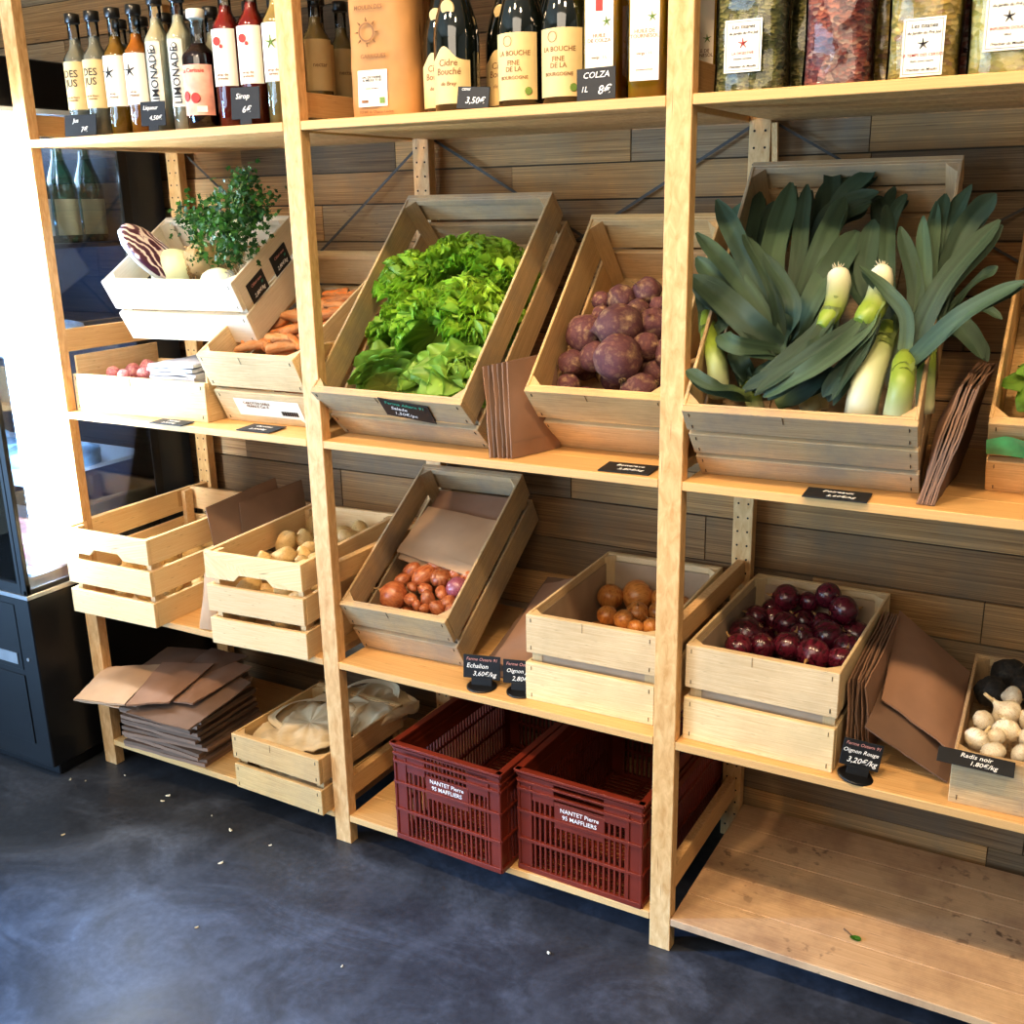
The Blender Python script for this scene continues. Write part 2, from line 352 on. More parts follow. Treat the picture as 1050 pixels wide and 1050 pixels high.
bayn=['left bay, by the refrigerated cabinet','middle bay, holding lettuces and beetroot level','right bay, holding leeks and red onions']
lv={'A':(ZA,['top visible pine shelf board in the left bay under the clear and red bottles','top visible pine shelf board in the middle bay under the cider bottles','top visible pine shelf board in the right bay under the herbal tea bags']),
'B':(ZB,['pine shelf board in the left bay under the carrot crate','pine shelf board in the middle bay under the lettuce and beetroot crates','pine shelf board in the right bay under the leek crate']),
'C':(ZC,['pine shelf board in the left bay under the two potato crates','pine shelf board in the middle bay under the shallot crate','pine shelf board in the right bay under the red onions and garlic']),
'D':(ZD,['lowest pine shelf board in the left bay under the brown paper bags','lowest pine shelf board in the middle bay under the red plastic crates','empty stained lowest pine shelf board in the right bay']),
'E':(ZE,['highest pine shelf board over the bottles of the left bay','highest pine shelf board over the cider bottles','highest pine shelf board over the herbal tea bags'])}
mstain=wood('stained_pine','#dcbb92','#c19a70','#6f452a',rough=.6,weather=('#8c6a52',.55),knots=.7)
nt=mstain.node_tree; bs=nt.nodes['Principled BSDF']; src=bs.inputs['Base Color'].links[0].from_socket
tc=node(nt,'ShaderNodeTexCoord'); ns=node(nt,'ShaderNodeTexNoise',Scale=42.,Detail=2.); lk(nt,tc.outputs['Object'],ns.inputs['Vector'])
nm=node(nt,'ShaderNodeTexNoise',Scale=3.,Detail=2.); lk(nt,tc.outputs['Object'],nm.inputs['Vector'])
ra=ramp(nt,[(.6,(0,0,0)),(.68,(1,1,1))]); lk(nt,ns.outputs['Fac'],ra.inputs['Fac']); rb_=ramp(nt,[(.48,(0,0,0)),(.62,(1,1,1))]); lk(nt,nm.outputs['Fac'],rb_.inputs['Fac'])
mm=node(nt,'ShaderNodeMath',operation='MULTIPLY'); lk(nt,ra.outputs[0],mm.inputs[0]); lk(nt,rb_.outputs[0],mm.inputs[1])
mk=node(nt,'ShaderNodeMix',data_type='RGBA'); lk(nt,mm.outputs[0],mk.inputs['Factor']); lk(nt,src,mk.inputs['A']); mk.inputs['B'].default_value=rgba(hexc('#4a2f22')); lk(nt,mk.outputs['Result'],bs.inputs['Base Color'])
for L,(z,labs) in lv.items():
    for k in range(3):
        x0=k*P+W+.0005; x1=(k+1)*P-.0005; mb=MB()
        nb=5; ys=[0+D*i/nb for i in range(nb+1)]
        for i in range(nb): mb.box(x0,x1,ys[i]+(.0 if i==0 else .0003),ys[i+1],z-T,z,axis=0,tint=random.uniform(.96,1.05))
        o=mb.build('shelf_board',mstain if (L=='D' and k==2) else M['pine'],None,.0012); tag(o,labs[k],'shelf','pine boards of the shelving')
def brace(k,z0,z1,label,w=.012):
    o=thing('cross_brace',label,'brace',(0,0,0),group='steel cross braces behind the shelves')
    xa,xb=k*P+W/2,(k+1)*P+W/2
    for s,(p,q) in enumerate((((xa,z0),(xb,z1)),((xa,z1),(xb,z0)))):
        L=math.hypot(q[0]-p[0],q[1]-p[1]); a=math.atan2(q[1]-p[1],q[0]-p[0])
        m4=Matrix.Translation((p[0],D+.004+s*.004,p[1]))@Matrix.Rotation(-a,4,'Y')
        mb=MB(); mb.box(0,L,0,.0015,-w/2,w/2,m4); mb.build('steel_bar',M['steel'],o)
brace(0,1.0,1.625,'grey steel cross brace behind the left bay, above the celeriac crate',.006)
brace(1,1.165,1.625,'grey steel cross brace behind the middle bay, above the lettuce crate',.006)
brace(2,1.165,1.625,'grey steel cross brace behind the right bay, above the leeks',.005)
CR={"lettuce": [0.848, 0.09, 0.9898, 0.7941, 0.0, -0.0175, 0.376, 0.551, 0.156], "beet": [1.328, 0.162, 0.9898, 0.7784, 0.0, 0.0262, 0.28, 0.455, 0.19], "leek": [1.674, 0.071, 0.9898, 0.7627, 0.0, 0.0559, 0.375, 0.589, 0.194], "shallot": [0.853, 0.098, 0.4751, 0.5515, 0.0, 0.0436, 0.276, 0.454, 0.161], "onion": [1.324, 0.033, 0.4751, 0.0, 0.0, 0.0314, 0.281, 0.445, 0.19], "redonion": [1.672, 0.023, 0.4751, 0.0, 0.0, -0.0087, 0.284, 0.445, 0.195], "garlic": [2.151, 0.018, 0.4751, 0.0, 0.0, 0.0349, 0.3, 0.45, 0.094], "turnip": [0.05, 0.024, 0.9898, 0.0, 0.0, 0.0419, 0.43, 0.3, 0.093], "celery": [0.19, 0.105, 1.167, 0.5236, 0.0, 0.0977, 0.378, 0.285, 0.165], "carrot": [0.496, 0.094, 0.9898, 0.4782, 0.0, 0.0175, 0.278, 0.455, 0.187], "pineL": [0.036, -0.057, 0.4751, 0.0, 0.0, 0.0384, 0.288, 0.452, 0.228], "pineR": [0.512, -0.046, 0.4751, 0.0, 0.0, 0.0785, 0.275, 0.434, 0.231], "bagcrate": [0.52, -0.025, 0.078, 0.0, 0.0, -0.0209, 0.28, 0.332, 0.148], "red1": [1.008, -0.017, 0.078, 0.0, 0.0, -0.0401, 0.282, 0.49, 0.243], "red2": [1.311, 0.01, 0.078, 0.0, 0.0, -0.0279, 0.29, 0.46, 0.243]}
B={"beet": [[0.1455, 0.3008, 0.13, 0.0266], [0.1002, 0.2814, 0.13, 0.0268], [0.0636, 0.2766, 0.13, 0.017], [0.0687, 0.2351, 0.13, 0.0183], [0.1495, 0.2507, 0.13, 0.0222], [0.1808, 0.2642, 0.13, 0.0166], [0.1343, 0.1949, 0.15, 0.0404], [0.0503, 0.1914, 0.13, 0.0341], [0.1976, 0.2192, 0.13, 0.03], [0.0777, 0.1377, 0.12, 0.0276], [0.1558, 0.1075, 0.15, 0.0414], [0.1938, 0.1607, 0.13, 0.0243], [0.0196, 0.1191, 0.11, 0.0238], [0.03, 0.0961, 0.1, 0.0223], [0.1902, 0.0745, 0.12, 0.0319], [0.2072, 0.1374, 0.1, 0.0244], [0.2423, 0.1612, 0.12, 0.0295], [0.2378, 0.2073, 0.13, 0.0269]], "redonion": [[0.0312, 0.2446, 0.135, 0.0336], [0.054, 0.3544, 0.135, 0.0242], [0.0967, 0.3884, 0.155, 0.0273], [0.1318, 0.3961, 0.165, 0.0203], [0.1701, 0.4057, 0.17, 0.0247], [0.1996, 0.3767, 0.16, 0.028], [0.2364, 0.3645, 0.135, 0.0329], [0.191, 0.2995, 0.135, 0.0302], [0.101, 0.3231, 0.135, 0.0252], [0.1285, 0.2131, 0.135, 0.0268], [0.1913, 0.201, 0.135, 0.0291], [0.2363, 0.1979, 0.135, 0.0233], [0.0832, 0.2157, 0.135, 0.0228], [0.0493, 0.1665, 0.135, 0.0254], [0.1499, 0.2784, 0.135, 0.0231], [0.2488, 0.2614, 0.135, 0.0266], [0.0312, 0.3159, 0.135, 0.0225], [0.1232, 0.3785, 0.135, 0.0241], [0.1604, 0.3643, 0.135, 0.0223], [0.0526, 0.4115, 0.135, 0.0201], [0.0097, 0.2873, 0.135, 0.0194]], "onion": [[0.0468, 0.3623, 0.11, 0.027], [0.0905, 0.4145, 0.11, 0.0336], [0.0798, 0.2448, 0.11, 0.0208], [0.1222, 0.2356, 0.11, 0.0206], [0.1359, 0.2882, 0.11, 0.0229], [0.1907, 0.2253, 0.11, 0.0183], [0.162, 0.2065, 0.11, 0.0154], [0.1764, 0.3069, 0.11, 0.0219], [0.1575, 0.3892, 0.11, 0.0257], [0.2183, 0.2547, 0.11, 0.0204], [0.2082, 0.3662, 0.11, 0.0233]], "shallot": [[0.0758, 0.0907, 0.1, 0.0324], [0.0766, 0.1342, 0.1, 0.0145], [0.1179, 0.1616, 0.1, 0.0212], [0.1692, 0.157, 0.1, 0.0222], [0.219, 0.1388, 0.1, 0.0237], [0.203, 0.1808, 0.1, 0.0144], [0.2341, 0.1726, 0.1, 0.0143], [0.1659, 0.0923, 0.1, 0.0154], [0.2193, 0.0948, 0.1, 0.0146], [0.1457, 0.1194, 0.1, 0.0137], [0.1919, 0.1202, 0.1, 0.013], [0.1239, 0.0863, 0.1, 0.0134], [0.1101, 0.1206, 0.1, 0.0102], [0.146, 0.0732, 0.1, 0.01], [0.1699, 0.0702, 0.1, 0.0106], [0.1728, 0.1934, 0.1, 0.0136], [0.094, 0.1634, 0.1, 0.0167], [0.1373, 0.1871, 0.1, 0.0152], [0.2019, 0.0745, 0.1, 0.0146], [0.2351, 0.0753, 0.1, 0.0134]], "potatoR": [[0.0514, 0.2447, 0.185, 0.0234], [0.0881, 0.2742, 0.185, 0.0227], [0.1454, 0.2079, 0.185, 0.0211], [0.1289, 0.1368, 0.185, 0.0281], [0.1531, 0.1547, 0.185, 0.0199], [0.1936, 0.1218, 0.185, 0.0179], [0.0387, 0.3821, 0.185, 0.02], [0.104, 0.1161, 0.185, 0.0181], [0.1997, 0.1593, 0.185, 0.0181], [0.1496, 0.2533, 0.185, 0.0206], [0.1165, 0.3317, 0.185, 0.0212], [0.1869, 0.3261, 0.185, 0.0251], [0.1962, 0.3777, 0.185, 0.0237], [0.2197, 0.3999, 0.185, 0.0238], [0.1532, 0.3448, 0.185, 0.0218]], "garlic": [[0.0358, 0.1587, 0.085, 0.0177], [0.0224, 0.0827, 0.085, 0.0193], [0.0728, 0.2061, 0.085, 0.0257], [0.0769, 0.2814, 0.085, 0.0201], [0.0825, 0.1323, 0.085, 0.0218], [0.0588, 0.0463, 0.085, 0.0188], [0.1004, 0.058, 0.085, 0.0166], [0.1049, 0.1257, 0.085, 0.0186], [0.0602, 0.1047, 0.085, 0.0149], [0.1124, 0.1991, 0.085, 0.0211], [0.1224, 0.1007, 0.085, 0.0183]], "radish": [[0.0729, 0.4104, 0.08, 0.0339], [0.0336, 0.3025, 0.08, 0.0295], [0.0933, 0.3354, 0.08, 0.0287], [0.1206, 0.4109, 0.08, 0.0315]], "turnip": [[0.0552, 0.0795, 0.085, 0.0189], [0.0823, 0.1217, 0.085, 0.0226], [0.0617, 0.1898, 0.085, 0.0219], [0.1323, 0.1073, 0.085, 0.0164], [0.1051, 0.0658, 0.085, 0.0163], [0.1507, 0.13, 0.085, 0.0189]], "carrot": [[-0.0143, 0.0975, 0.13, 0.0847, 0.1228, 0.13, 0.0109], [-0.024, 0.1277, 0.13, 0.0462, 0.1401, 0.13, 0.0091], [0.0233, 0.1625, 0.13, 0.0941, 0.1366, 0.13, 0.014], [0.1175, 0.1038, 0.13, 0.1803, 0.1217, 0.13, 0.0117], [0.0671, 0.1745, 0.13, 0.1016, 0.1993, 0.13, 0.0101], [0.1012, 0.1813, 0.13, 0.1501, 0.1891, 0.13, 0.014], [0.0649, 0.2428, 0.13, 0.1331, 0.2285, 0.13, 0.0142], [0.0455, 0.2002, 0.13, 0.0716, 0.2712, 0.13, 0.0114], [0.1296, 0.17, 0.13, 0.189, 0.1181, 0.13, 0.0088], [0.0821, 0.1489, 0.13, 0.1499, 0.1478, 0.13, 0.0099], [0.1112, 0.3445, 0.13, 0.1719, 0.3662, 0.13, 0.0125], [0.1263, 0.3164, 0.13, 0.2226, 0.3255, 0.13, 0.0112], [0.1504, 0.2893, 0.13, 0.2123, 0.3017, 0.13, 0.0102], [0.1777, 0.2475, 0.13, 0.2452, 0.264, 0.13, 0.013], [0.2003, 0.2129, 0.13, 0.2609, 0.2097, 0.13, 0.0098], [0.2165, 0.1787, 0.13, 0.2591, 0.1791, 0.13, 0.0098], [0.2359, 0.149, 0.13, 0.2669, 0.148, 0.13, 0.0087], [0.195, 0.3242, 0.13, 0.2212, 0.3585, 0.13, 0.0093], [0.0848, 0.3002, 0.13, 0.1472, 0.2845, 0.13, 0.0123], [0.1509, 0.2115, 0.13, 0.1876, 0.2228, 0.13, 0.012], [0.1846, 0.1521, 0.13, 0.209, 0.1712, 0.13, 0.0108]], "celery": [[0.1149, 0.1256, 0.12, 0.0456], [0.1798, 0.1353, 0.12, 0.0437], [0.2266, 0.1722, 0.12, 0.0361], [0.2946, 0.0427, 0.13, 0.0345], [0.0846, 0.013, 0.2, 0.0496]], "celleaf": [[0.1836, 0.1712, 0.22, 0.0303], [0.2545, 0.1551, 0.24, 0.0297], [0.2195, 0.1292, 0.2, 0.03], [0.2192, 0.0313, 0.16, 0.0246], [0.3295, 0.1291, 0.26, 0.0338], [0.4131, 0.142, 0.34, 0.0233], [0.3946, 0.1314, 0.3, 0.0283], [0.3606, 0.1047, 0.22, 0.0338], [0.31, 0.1064, 0.18, 0.0295], [0.4013, 0.1272, 0.26, 0.0286], [0.4336, 0.1373, 0.28, 0.0236]], "leek": [{"s": [[0.211, 0.285, 0.225], [0.219, 0.251, 0.225], [0.218, 0.202, 0.225], [0.205, 0.162, 0.225]], "r": [0.0183, 0.0201, 0.0177, 0.0146], "lv": [[[[0.205, 0.162, 0.225], [0.168, 0.114, 0.215], [0.112, 0.053, 0.205]], 0.0158], [[[0.209, 0.158, 0.225], [0.169, 0.083, 0.225], [0.098, 0.044, 0.205]], 0.0134], [[[0.213, 0.17, 0.225], [0.211, 0.131, 0.225], [0.19, 0.115, 0.225]], 0.0146]]}, {"s": [[0.283, 0.28, 0.24], [0.288, 0.238, 0.24], [0.284, 0.195, 0.24], [0.268, 0.16, 0.24]], "r": [0.0173, 0.019, 0.0208, 0.0202], "lv": [[[[0.27, 0.164, 0.24], [0.214, 0.104, 0.24], [0.125, 0.027, 0.22]], 0.0155], [[[0.277, 0.156, 0.24], [0.209, 0.066, 0.24], [0.136, 0.026, 0.21]], 0.0167], [[[0.285, 0.16, 0.24], [0.272, 0.108, 0.22], [0.241, 0.043, 0.19]], 0.0143], [[[0.281, 0.149, 0.24], [0.248, 0.092, 0.21], [0.223, 0.055, 0.18]], 0.0131]]}, {"s": [[0.28, 0.046, 0.135], [0.287, 0.076, 0.185], [0.298, 0.153, 0.185], [0.302, 0.208, 0.185]], "r": [0.027, 0.0257, 0.0215, 0.0184], "lv": [[[[0.302, 0.208, 0.185], [0.256, 0.285, 0.215], [0.249, 0.413, 0.215]], 0.0208], [[[0.298, 0.215, 0.185], [0.251, 0.253, 0.205], [0.236, 0.353, 0.205]], 0.0184], [[[0.298, 0.215, 0.185], [0.283, 0.327, 0.215], [0.263, 0.458, 0.205]], 0.0159]]}, {"s": [[0.338, 0.029, 0.165], [0.344, 0.058, 0.215], [0.34, 0.123, 0.215]], "r": [0.0211, 0.0193, 0.0176], "lv": [[[[0.34, 0.116, 0.215], [0.336, 0.173, 0.245], [0.301, 0.208, 0.265], [0.254, 0.25, 0.275]], 0.0129], [[[0.34, 0.123, 0.215], [0.344, 0.22, 0.245], [0.3, 0.366, 0.245]], 0.0152], [[[0.352, 0.139, 0.215], [0.354, 0.235, 0.245], [0.333, 0.39, 0.245]], 0.0141], [[[0.35, 0.131, 0.215], [0.383, 0.218, 0.265], [0.452, 0.349, 0.275]], 0.0188], [[[0.348, 0.102, 0.215], [0.419, 0.133, 0.295], [0.501, 0.168, 0.335]], 0.0176]]}, {"s": [[0.375, 0.08, 0.12], [0.371, 0.131, 0.17], [0.364, 0.215, 0.17]], "r": [0.0146, 0.0146, 0.0134], "lv": [[[[0.364, 0.215, 0.17], [0.357, 0.364, 0.22], [0.36, 0.456, 0.23]], 0.0146], [[[0.364, 0.215, 0.17], [0.371, 0.364, 0.22], [0.398, 0.476, 0.23]], 0.0195], [[[0.364, 0.215, 0.17], [0.394, 0.362, 0.23], [0.439, 0.433, 0.25]], 0.0207], [[[0.364, 0.215, 0.17], [0.381, 0.282, 0.22], [0.445, 0.342, 0.25]], 0.0146], [[[0.364, 0.215, 0.17], [0.356, 0.282, 0.22], [0.348, 0.439, 0.23]], 0.0134]]}, {"s": [[0.354, 0.177, 0.12], [0.375, 0.241, 0.14]], "r": [0.0124, 0.0112], "lv": [[[[0.375, 0.241, 0.14], [0.412, 0.217, 0.17], [0.45, 0.178, 0.14]], 0.0211], [[[0.375, 0.241, 0.14], [0.436, 0.239, 0.19], [0.472, 0.219, 0.19]], 0.0099], [[[0.375, 0.241, 0.14], [0.421, 0.277, 0.2], [0.456, 0.303, 0.22]], 0.0112], [[[0.375, 0.241, 0.14], [0.388, 0.319, 0.18], [0.379, 0.376, 0.19]], 0.0099]]}, {"s": [[0.19, 0.094, 0.09], [0.172, 0.118, 0.14], [0.141, 0.189, 0.14]], "r": [0.0181, 0.0181, 0.0155], "lv": [[[[0.143, 0.181, 0.14], [0.093, 0.296, 0.2], [0.083, 0.535, 0.19]], 0.0259], [[[0.143, 0.181, 0.14], [0.136, 0.331, 0.21], [0.113, 0.529, 0.19]], 0.0168], [[[0.144, 0.181, 0.14], [0.172, 0.33, 0.22], [0.188, 0.483, 0.2]], 0.022], [[[0.144, 0.181, 0.14], [0.196, 0.263, 0.22], [0.225, 0.392, 0.21]], 0.0272], [[[0.144, 0.181, 0.14], [0.179, 0.221, 0.22], [0.202, 0.339, 0.22]], 0.022]]}, {"s": [[0.194, 0.123, 0.05], [0.17, 0.215, 0.1], [0.145, 0.389, 0.1]], "r": [0.0165, 0.0165, 0.0151], "lv": [[[[0.145, 0.389, 0.1], [0.161, 0.478, 0.16], [0.241, 0.516, 0.18]], 0.0234], [[[0.145, 0.389, 0.1], [0.155, 0.516, 0.16], [0.141, 0.619, 0.16]], 0.0179], [[[0.145, 0.389, 0.1], [0.175, 0.516, 0.16], [0.224, 0.581, 0.17]], 0.0206], [[[0.145, 0.389, 0.1], [0.139, 0.527, 0.15], [0.181, 0.602, 0.16]], 0.0193], [[[0.145, 0.389, 0.1], [0.18, 0.45, 0.17], [0.232, 0.493, 0.18]], 0.0179]]}, {"s": [[0.158, 0.117, 0.12], [0.137, 0.148, 0.16]], "r": [0.0165, 0.0153], "lv": [[[[0.134, 0.156, 0.16], [0.07, 0.235, 0.22], [-0.062, 0.39, 0.21]], 0.0191], [[[0.132, 0.156, 0.16], [0.067, 0.185, 0.22], [-0.045, 0.285, 0.21]], 0.028], [[[0.134, 0.164, 0.16], [0.069, 0.277, 0.23], [-0.042, 0.474, 0.21]], 0.0216], [[[0.135, 0.173, 0.16], [0.109, 0.243, 0.24], [0.037, 0.355, 0.24]], 0.0165], [[[0.14, 0.165, 0.16], [0.158, 0.186, 0.25], [0.086, 0.301, 0.25]], 0.0153], [[[0.129, 0.156, 0.16], [0.075, 0.121, 0.22], [0.034, 0.151, 0.21]], 0.0178], [[[0.128, 0.164, 0.16], [0.044, 0.226, 0.21], [-0.051, 0.339, 0.2]], 0.0216]]}, {"s": [[0.033, 0.092, 0.12], [0.032, 0.118, 0.17], [0.006, 0.175, 0.17], [-0.014, 0.234, 0.17]], "r": [0.0201, 0.018, 0.016, 0.0134], "lv": [[[[-0.014, 0.234, 0.17], [-0.026, 0.268, 0.19], [-0.024, 0.312, 0.2]], 0.016], [[[0.007, 0.183, 0.17], [0.029, 0.193, 0.19], [0.018, 0.226, 0.19]], 0.012], [[[0.105, 0.063, 0.17], [0.056, 0.034, 0.22], [0.003, 0.057, 0.23]], 0.0134]]}, {"s": [[0.309, 0.188, 0.04], [0.287, 0.313, 0.09], [0.26, 0.454, 0.09]], "r": [0.0137, 0.0137, 0.0123], "lv": [[[[0.26, 0.454, 0.09], [0.244, 0.507, 0.13], [0.231, 0.549, 0.14]], 0.015], [[[0.26, 0.454, 0.09], [0.266, 0.507, 0.13], [0.283, 0.552, 0.14]], 0.0123], [[[0.26, 0.454, 0.09], [0.252, 0.516, 0.13], [0.259, 0.572, 0.14]], 0.0123]]}, {"s": [[0.073, 0.226, 0.08], [0.039, 0.36, 0.11]], "r": [0.0139, 0.0125], "lv": [[[[0.039, 0.36, 0.11], [0.018, 0.443, 0.14], [0.016, 0.555, 0.15]], 0.0181], [[[0.039, 0.36, 0.11], [0.036, 0.443, 0.14], [0.048, 0.529, 0.15]], 0.0181], [[[0.039, 0.36, 0.11], [-0.015, 0.482, 0.14], [-0.009, 0.52, 0.16]], 0.0153]]}, {"s": [[0.093, 0.093, 0.08], [0.081, 0.12, 0.13]], "r": [0.0156, 0.0143], "lv": [[[[0.081, 0.12, 0.13], [0.071, 0.128, 0.16], [0.051, 0.16, 0.16]], 0.0194], [[[0.135, 0.076, 0.13], [0.196, 0.097, 0.16], [0.213, 0.137, 0.16]], 0.0259], [[[0.086, 0.112, 0.13], [0.126, 0.132, 0.15], [0.177, 0.135, 0.16]], 0.0233]]}], "lettuce": [[0.0816, 0.3167, 0.13, 0.0898], [0.1857, 0.3599, 0.13, 0.0926], [0.3159, 0.2708, 0.13, 0.0846], [0.1861, 0.2218, 0.12, 0.0929], [0.0291, 0.1214, 0.11, 0.0759], [0.3251, 0.1242, 0.12, 0.0826], [0.1821, 0.1241, 0.1, 0.0696], [-0.0218, 0.1012, 0.09, 0.0599]]}
# ------------------------------------------------------------------ crates
def root_pose(cr): 
    p=CR[cr]; return (p[0],p[1],p[2]),(p[3],p[4],p[5])
def crate(cr,name,label,cat='crate',group=None,style='french',mat='crate',nend=2,nside=2,gap=.02,liner=False,side_h=None,front_h=None,tend=.012,tside=.006,pose=None,posts=True,gslot=None):
    p=pose or CR[cr]; w,d,h=p[6:9]
    o=thing(name,label,cat,p[:3],p[3:6],group); mt=M[mat]
    H=side_h or h; FH=front_h or h
    def boards(n,hh,g): 
        bh=(hh-g*(n-1))/n; return [(i*(bh+g),i*(bh+g)+bh) for i in range(n)]
    for nm,ya,yb in (('front_panel',0,tend),('back_panel',d-tend,d)):
        mb=MB(); hh=FH
        bl=boards(nend,hh,gap)
        for i,(a,b) in enumerate(bl):
            j=random.uniform(-.0015,.0015)
            if style=='pine' and nm=='front_panel' and i==len(bl)-1:
                mb.prism([(0,a),(w*.3,a),(w*.36,a+.016),(w*.64,a+.016),(w*.7,a),(w,a),(w,b),(0,b)],ya,yb)
            else: mb.box(j,w+j,ya,yb,a,b)
        if style=='french':   # thick top batten
            mb.box(.004,w-.004,yb if nm=='front_panel' else ya-.006,yb+.006 if nm=='front_panel' else ya,hh-.016,hh-.001)
        pn=mb.build(nm,mt,o,.0012)
        if nm=='front_panel' and style=='french':
            st=MB()
            for x in (.012,w-.012):
                for a,b in bl:
                    for z in (a+.012,b-.012): st.box(x-.0006,x+.0006,-.0012,-.0001,z-.004,z+.004,tint=1)
            st.box(w*.45,w*.451,-.0012,-.0001,hh-.02,hh-.001,tint=1)
            st.build('staples',M['staple'],pn)
    for x0,x1 in ((0,tside),(w-tside,w)):
        mb=MB()
        for a,b in boards(nside,H,gap if gslot is None else gslot): mb.box(x0,x1,tend+.0004,d-tend-.0004,a,b,axis=1)
        mb.build('side_panel',mt,o,.001)
    mb=MB(); nb=4; bw=(w-2*tside)/nb
    for i in range(nb): mb.box(tside+i*bw+.001,tside+(i+1)*bw-.001,tend,d-tend,.002,.007,axis=1)
    mb.build('bottom_panel',mt,o)
    if posts:
        for x,sx in ((tside,1),(w-tside,-1)):
            for y,sy in ((tend+.0062,1),(d-tend-.0062,-1)):
                mb=MB(); s=.022
                if style=='pine': mb.box(min(x,x+sx*.014),max(x,x+sx*.014),min(y,y+sy*.03),max(y,y+sy*.03),.008,min(H,FH)-.004,axis=2)
                else:
                    v=[(x,y),(x+sx*s,y),(x,y+sy*s)]; b=len(mb.v); zt=min(H,FH)-.002
                    for z in (.008,zt): mb.v+=[(q[0],q[1],z) for q in v]
                    for f in ((0,1,2),(5,4,3),(0,3,4,1),(1,4,5,2),(2,5,3,0)): mb.face(tuple(b+i for i in f),[(mb.v[b+i][2],mb.v[b+i][0]+mb.v[b+i][1]) for i in f],(.95,.93,.9))
                mb.build('corner_post',mt,o)
    if liner:
        mb=MB(); i=tside+.002; a=tend+.008; T2=.0012; zl=h-.018
        def wob(x,y,z): return z
        mb.box(i,i+T2,a,d-a,.008,zl,tint=1); mb.box(w-i-T2,w-i,a,d-a,.008,zl-.004,tint=1); mb.box(i,w-i,a,a+T2,.008,zl-.01,tint=1); mb.box(i,w-i,d-a-T2,d-a,.008,zl+.002,tint=1); mb.box(i,w-i,a,d-a,.0075,.0085,tint=1)
        mb.build('paper_liner',M['liner'],o)
    return o
def l2w(cr,q):
    p=CR[cr]; return Matrix.Translation(p[:3])@Euler(p[3:6]).to_matrix().to_4x4()@Vector(q)
crate('lettuce','wooden_crate','large tilted wooden crate full of green lettuces, chalkboard tag on its front',mat='crate_grey',gap=.018)
crate('beet','wooden_crate','tilted wooden crate of beetroots, right of the lettuce crate',mat='crate',gap=.016)
crate('leek','wooden_crate','tilted greyish three-slat crate with leeks spilling out of it',mat='crate_grey',nend=3,gap=.012)
crate('shallot','wooden_crate','steeply tilted weathered crate holding shallots under folded paper',mat='crate_grey',gap=.016)
crate('onion','wooden_crate','flat pale wooden crate lined with paper, holding yellow onions',mat='crate_pale',liner=True,gap=.022)
crate('redonion','wooden_crate','flat pale wooden crate lined with paper, full of red onions',mat='crate_pale',liner=True,gap=.022)
crate('garlic','wooden_crate','low wooden crate at the right edge with garlic and black radishes',mat='crate_grey',nend=1,nside=1,gap=.0)
crate('turnip','wooden_crate','low single-board crate of pink-skinned roots, left end of its shelf by the refrigerated cabinet',mat='crate_pale',nend=1,nside=1,gap=0,side_h=.137,posts=False)
crate('celery','wooden_crate','white-lit tilted crate of celeriac with leafy celery tops, topmost in the left bay',mat='crate_white',gap=.012)
crate('carrot','wooden_crate','tilted wooden crate of sandy carrots with a paper sticker on its lower slat',mat='crate_pale',gap=.012)
crate('pineL','wooden_crate','three-slat new pine crate at the left end, mostly empty with few potatoes',style='pine',mat='pine_new',nend=3,nside=3,gap=.017,tend=.011,tside=.011)
crate('pineR','wooden_crate','three-slat new pine crate well filled with potatoes, right of the nearly empty one',style='pine',mat='pine_new',nend=3,nside=3,gap=.017,tend=.011,tside=.011)
crate('bagcrate','wooden_crate','small wooden crate of cloth bags on the lowest left shelf',mat='crate',gap=.016)
RG=[2.143,.16,ZB,R(36),0,R(1),.32,.48,.165]; CR['rightcrate']=RG
crate('rightcrate','wooden_crate','tilted wooden crate cut by the right picture edge, with a green plastic tag',mat='crate',nend=2,gap=.014)

# ------------------------------------------------------------------ vegetables
def blob(mb,r,prof,seg=20,rings=14,nz=.06,ns=2.2,seed=0,tint=(1,1,1),sc=(1,1,1)):
    """prof(t)->(radius factor,z factor) t 0..1 bottom to top"""
    def fn(u,v):
        rr,z=prof(u); a=2*PI*v
        p=Vector((rr*math.cos(a),rr*math.sin(a),z)); q=p.normalized() if p.length>1e-6 else p
        k=1+nz*noise.noise(q*ns+Vector((seed*3.1,seed*1.7,seed)))
        return Vector((p.x*k*r*sc[0],p.y*k*r*sc[1],p.z*k*r*sc[2]))
    mb.grid(fn,rings,seg); return mb
def sph(t): a=PI*t; return max(math.sin(a),.001),-math.cos(a)
def kindset(name,cat,maker,n,mats):
    out=[]
    for i in range(n):
        o=thing(name,None,cat); maker(o,i); PK[o.name]=[c for c in bpy.data.objects if c.parent==o]; out.append(o)
    return out
def onion_maker(skin,neckmat,elong=1.0):
    def mk(o,i):
        def pr(t):
            a=PI*t; rr=max(math.sin(a),.001); z=-math.cos(a)*.92*elong
            if t>.82: k=(t-.82)/.18; rr=rr*(1-k)+.13*(1-k*.6)*k+.02; z=z+k*k*.18
            return rr,z
        mb=MB(); blob(mb,1,pr,24,22,.05,1.3,i+3); mb.build('bulb',M[skin],o)
        mb=MB(); z0=.95*elong
        mb.tube([(0,0,z0),(0.03,0,z0+.22),(.08*(i-1),.05,z0+.45)],[.15,.08,.03],6); 
        mb.build('dry_neck',M[neckmat],o); mb=MB()
        for k in range(7):
            a=k*.9; mb.tube([(0,0,-.9*elong),(.06*math.cos(a),.06*math.sin(a),-.98*elong),(.16*math.cos(a),.16*math.sin(a),-1.03*elong)],.012,4)
        mb.build('roots',M[neckmat],o)
    return mk
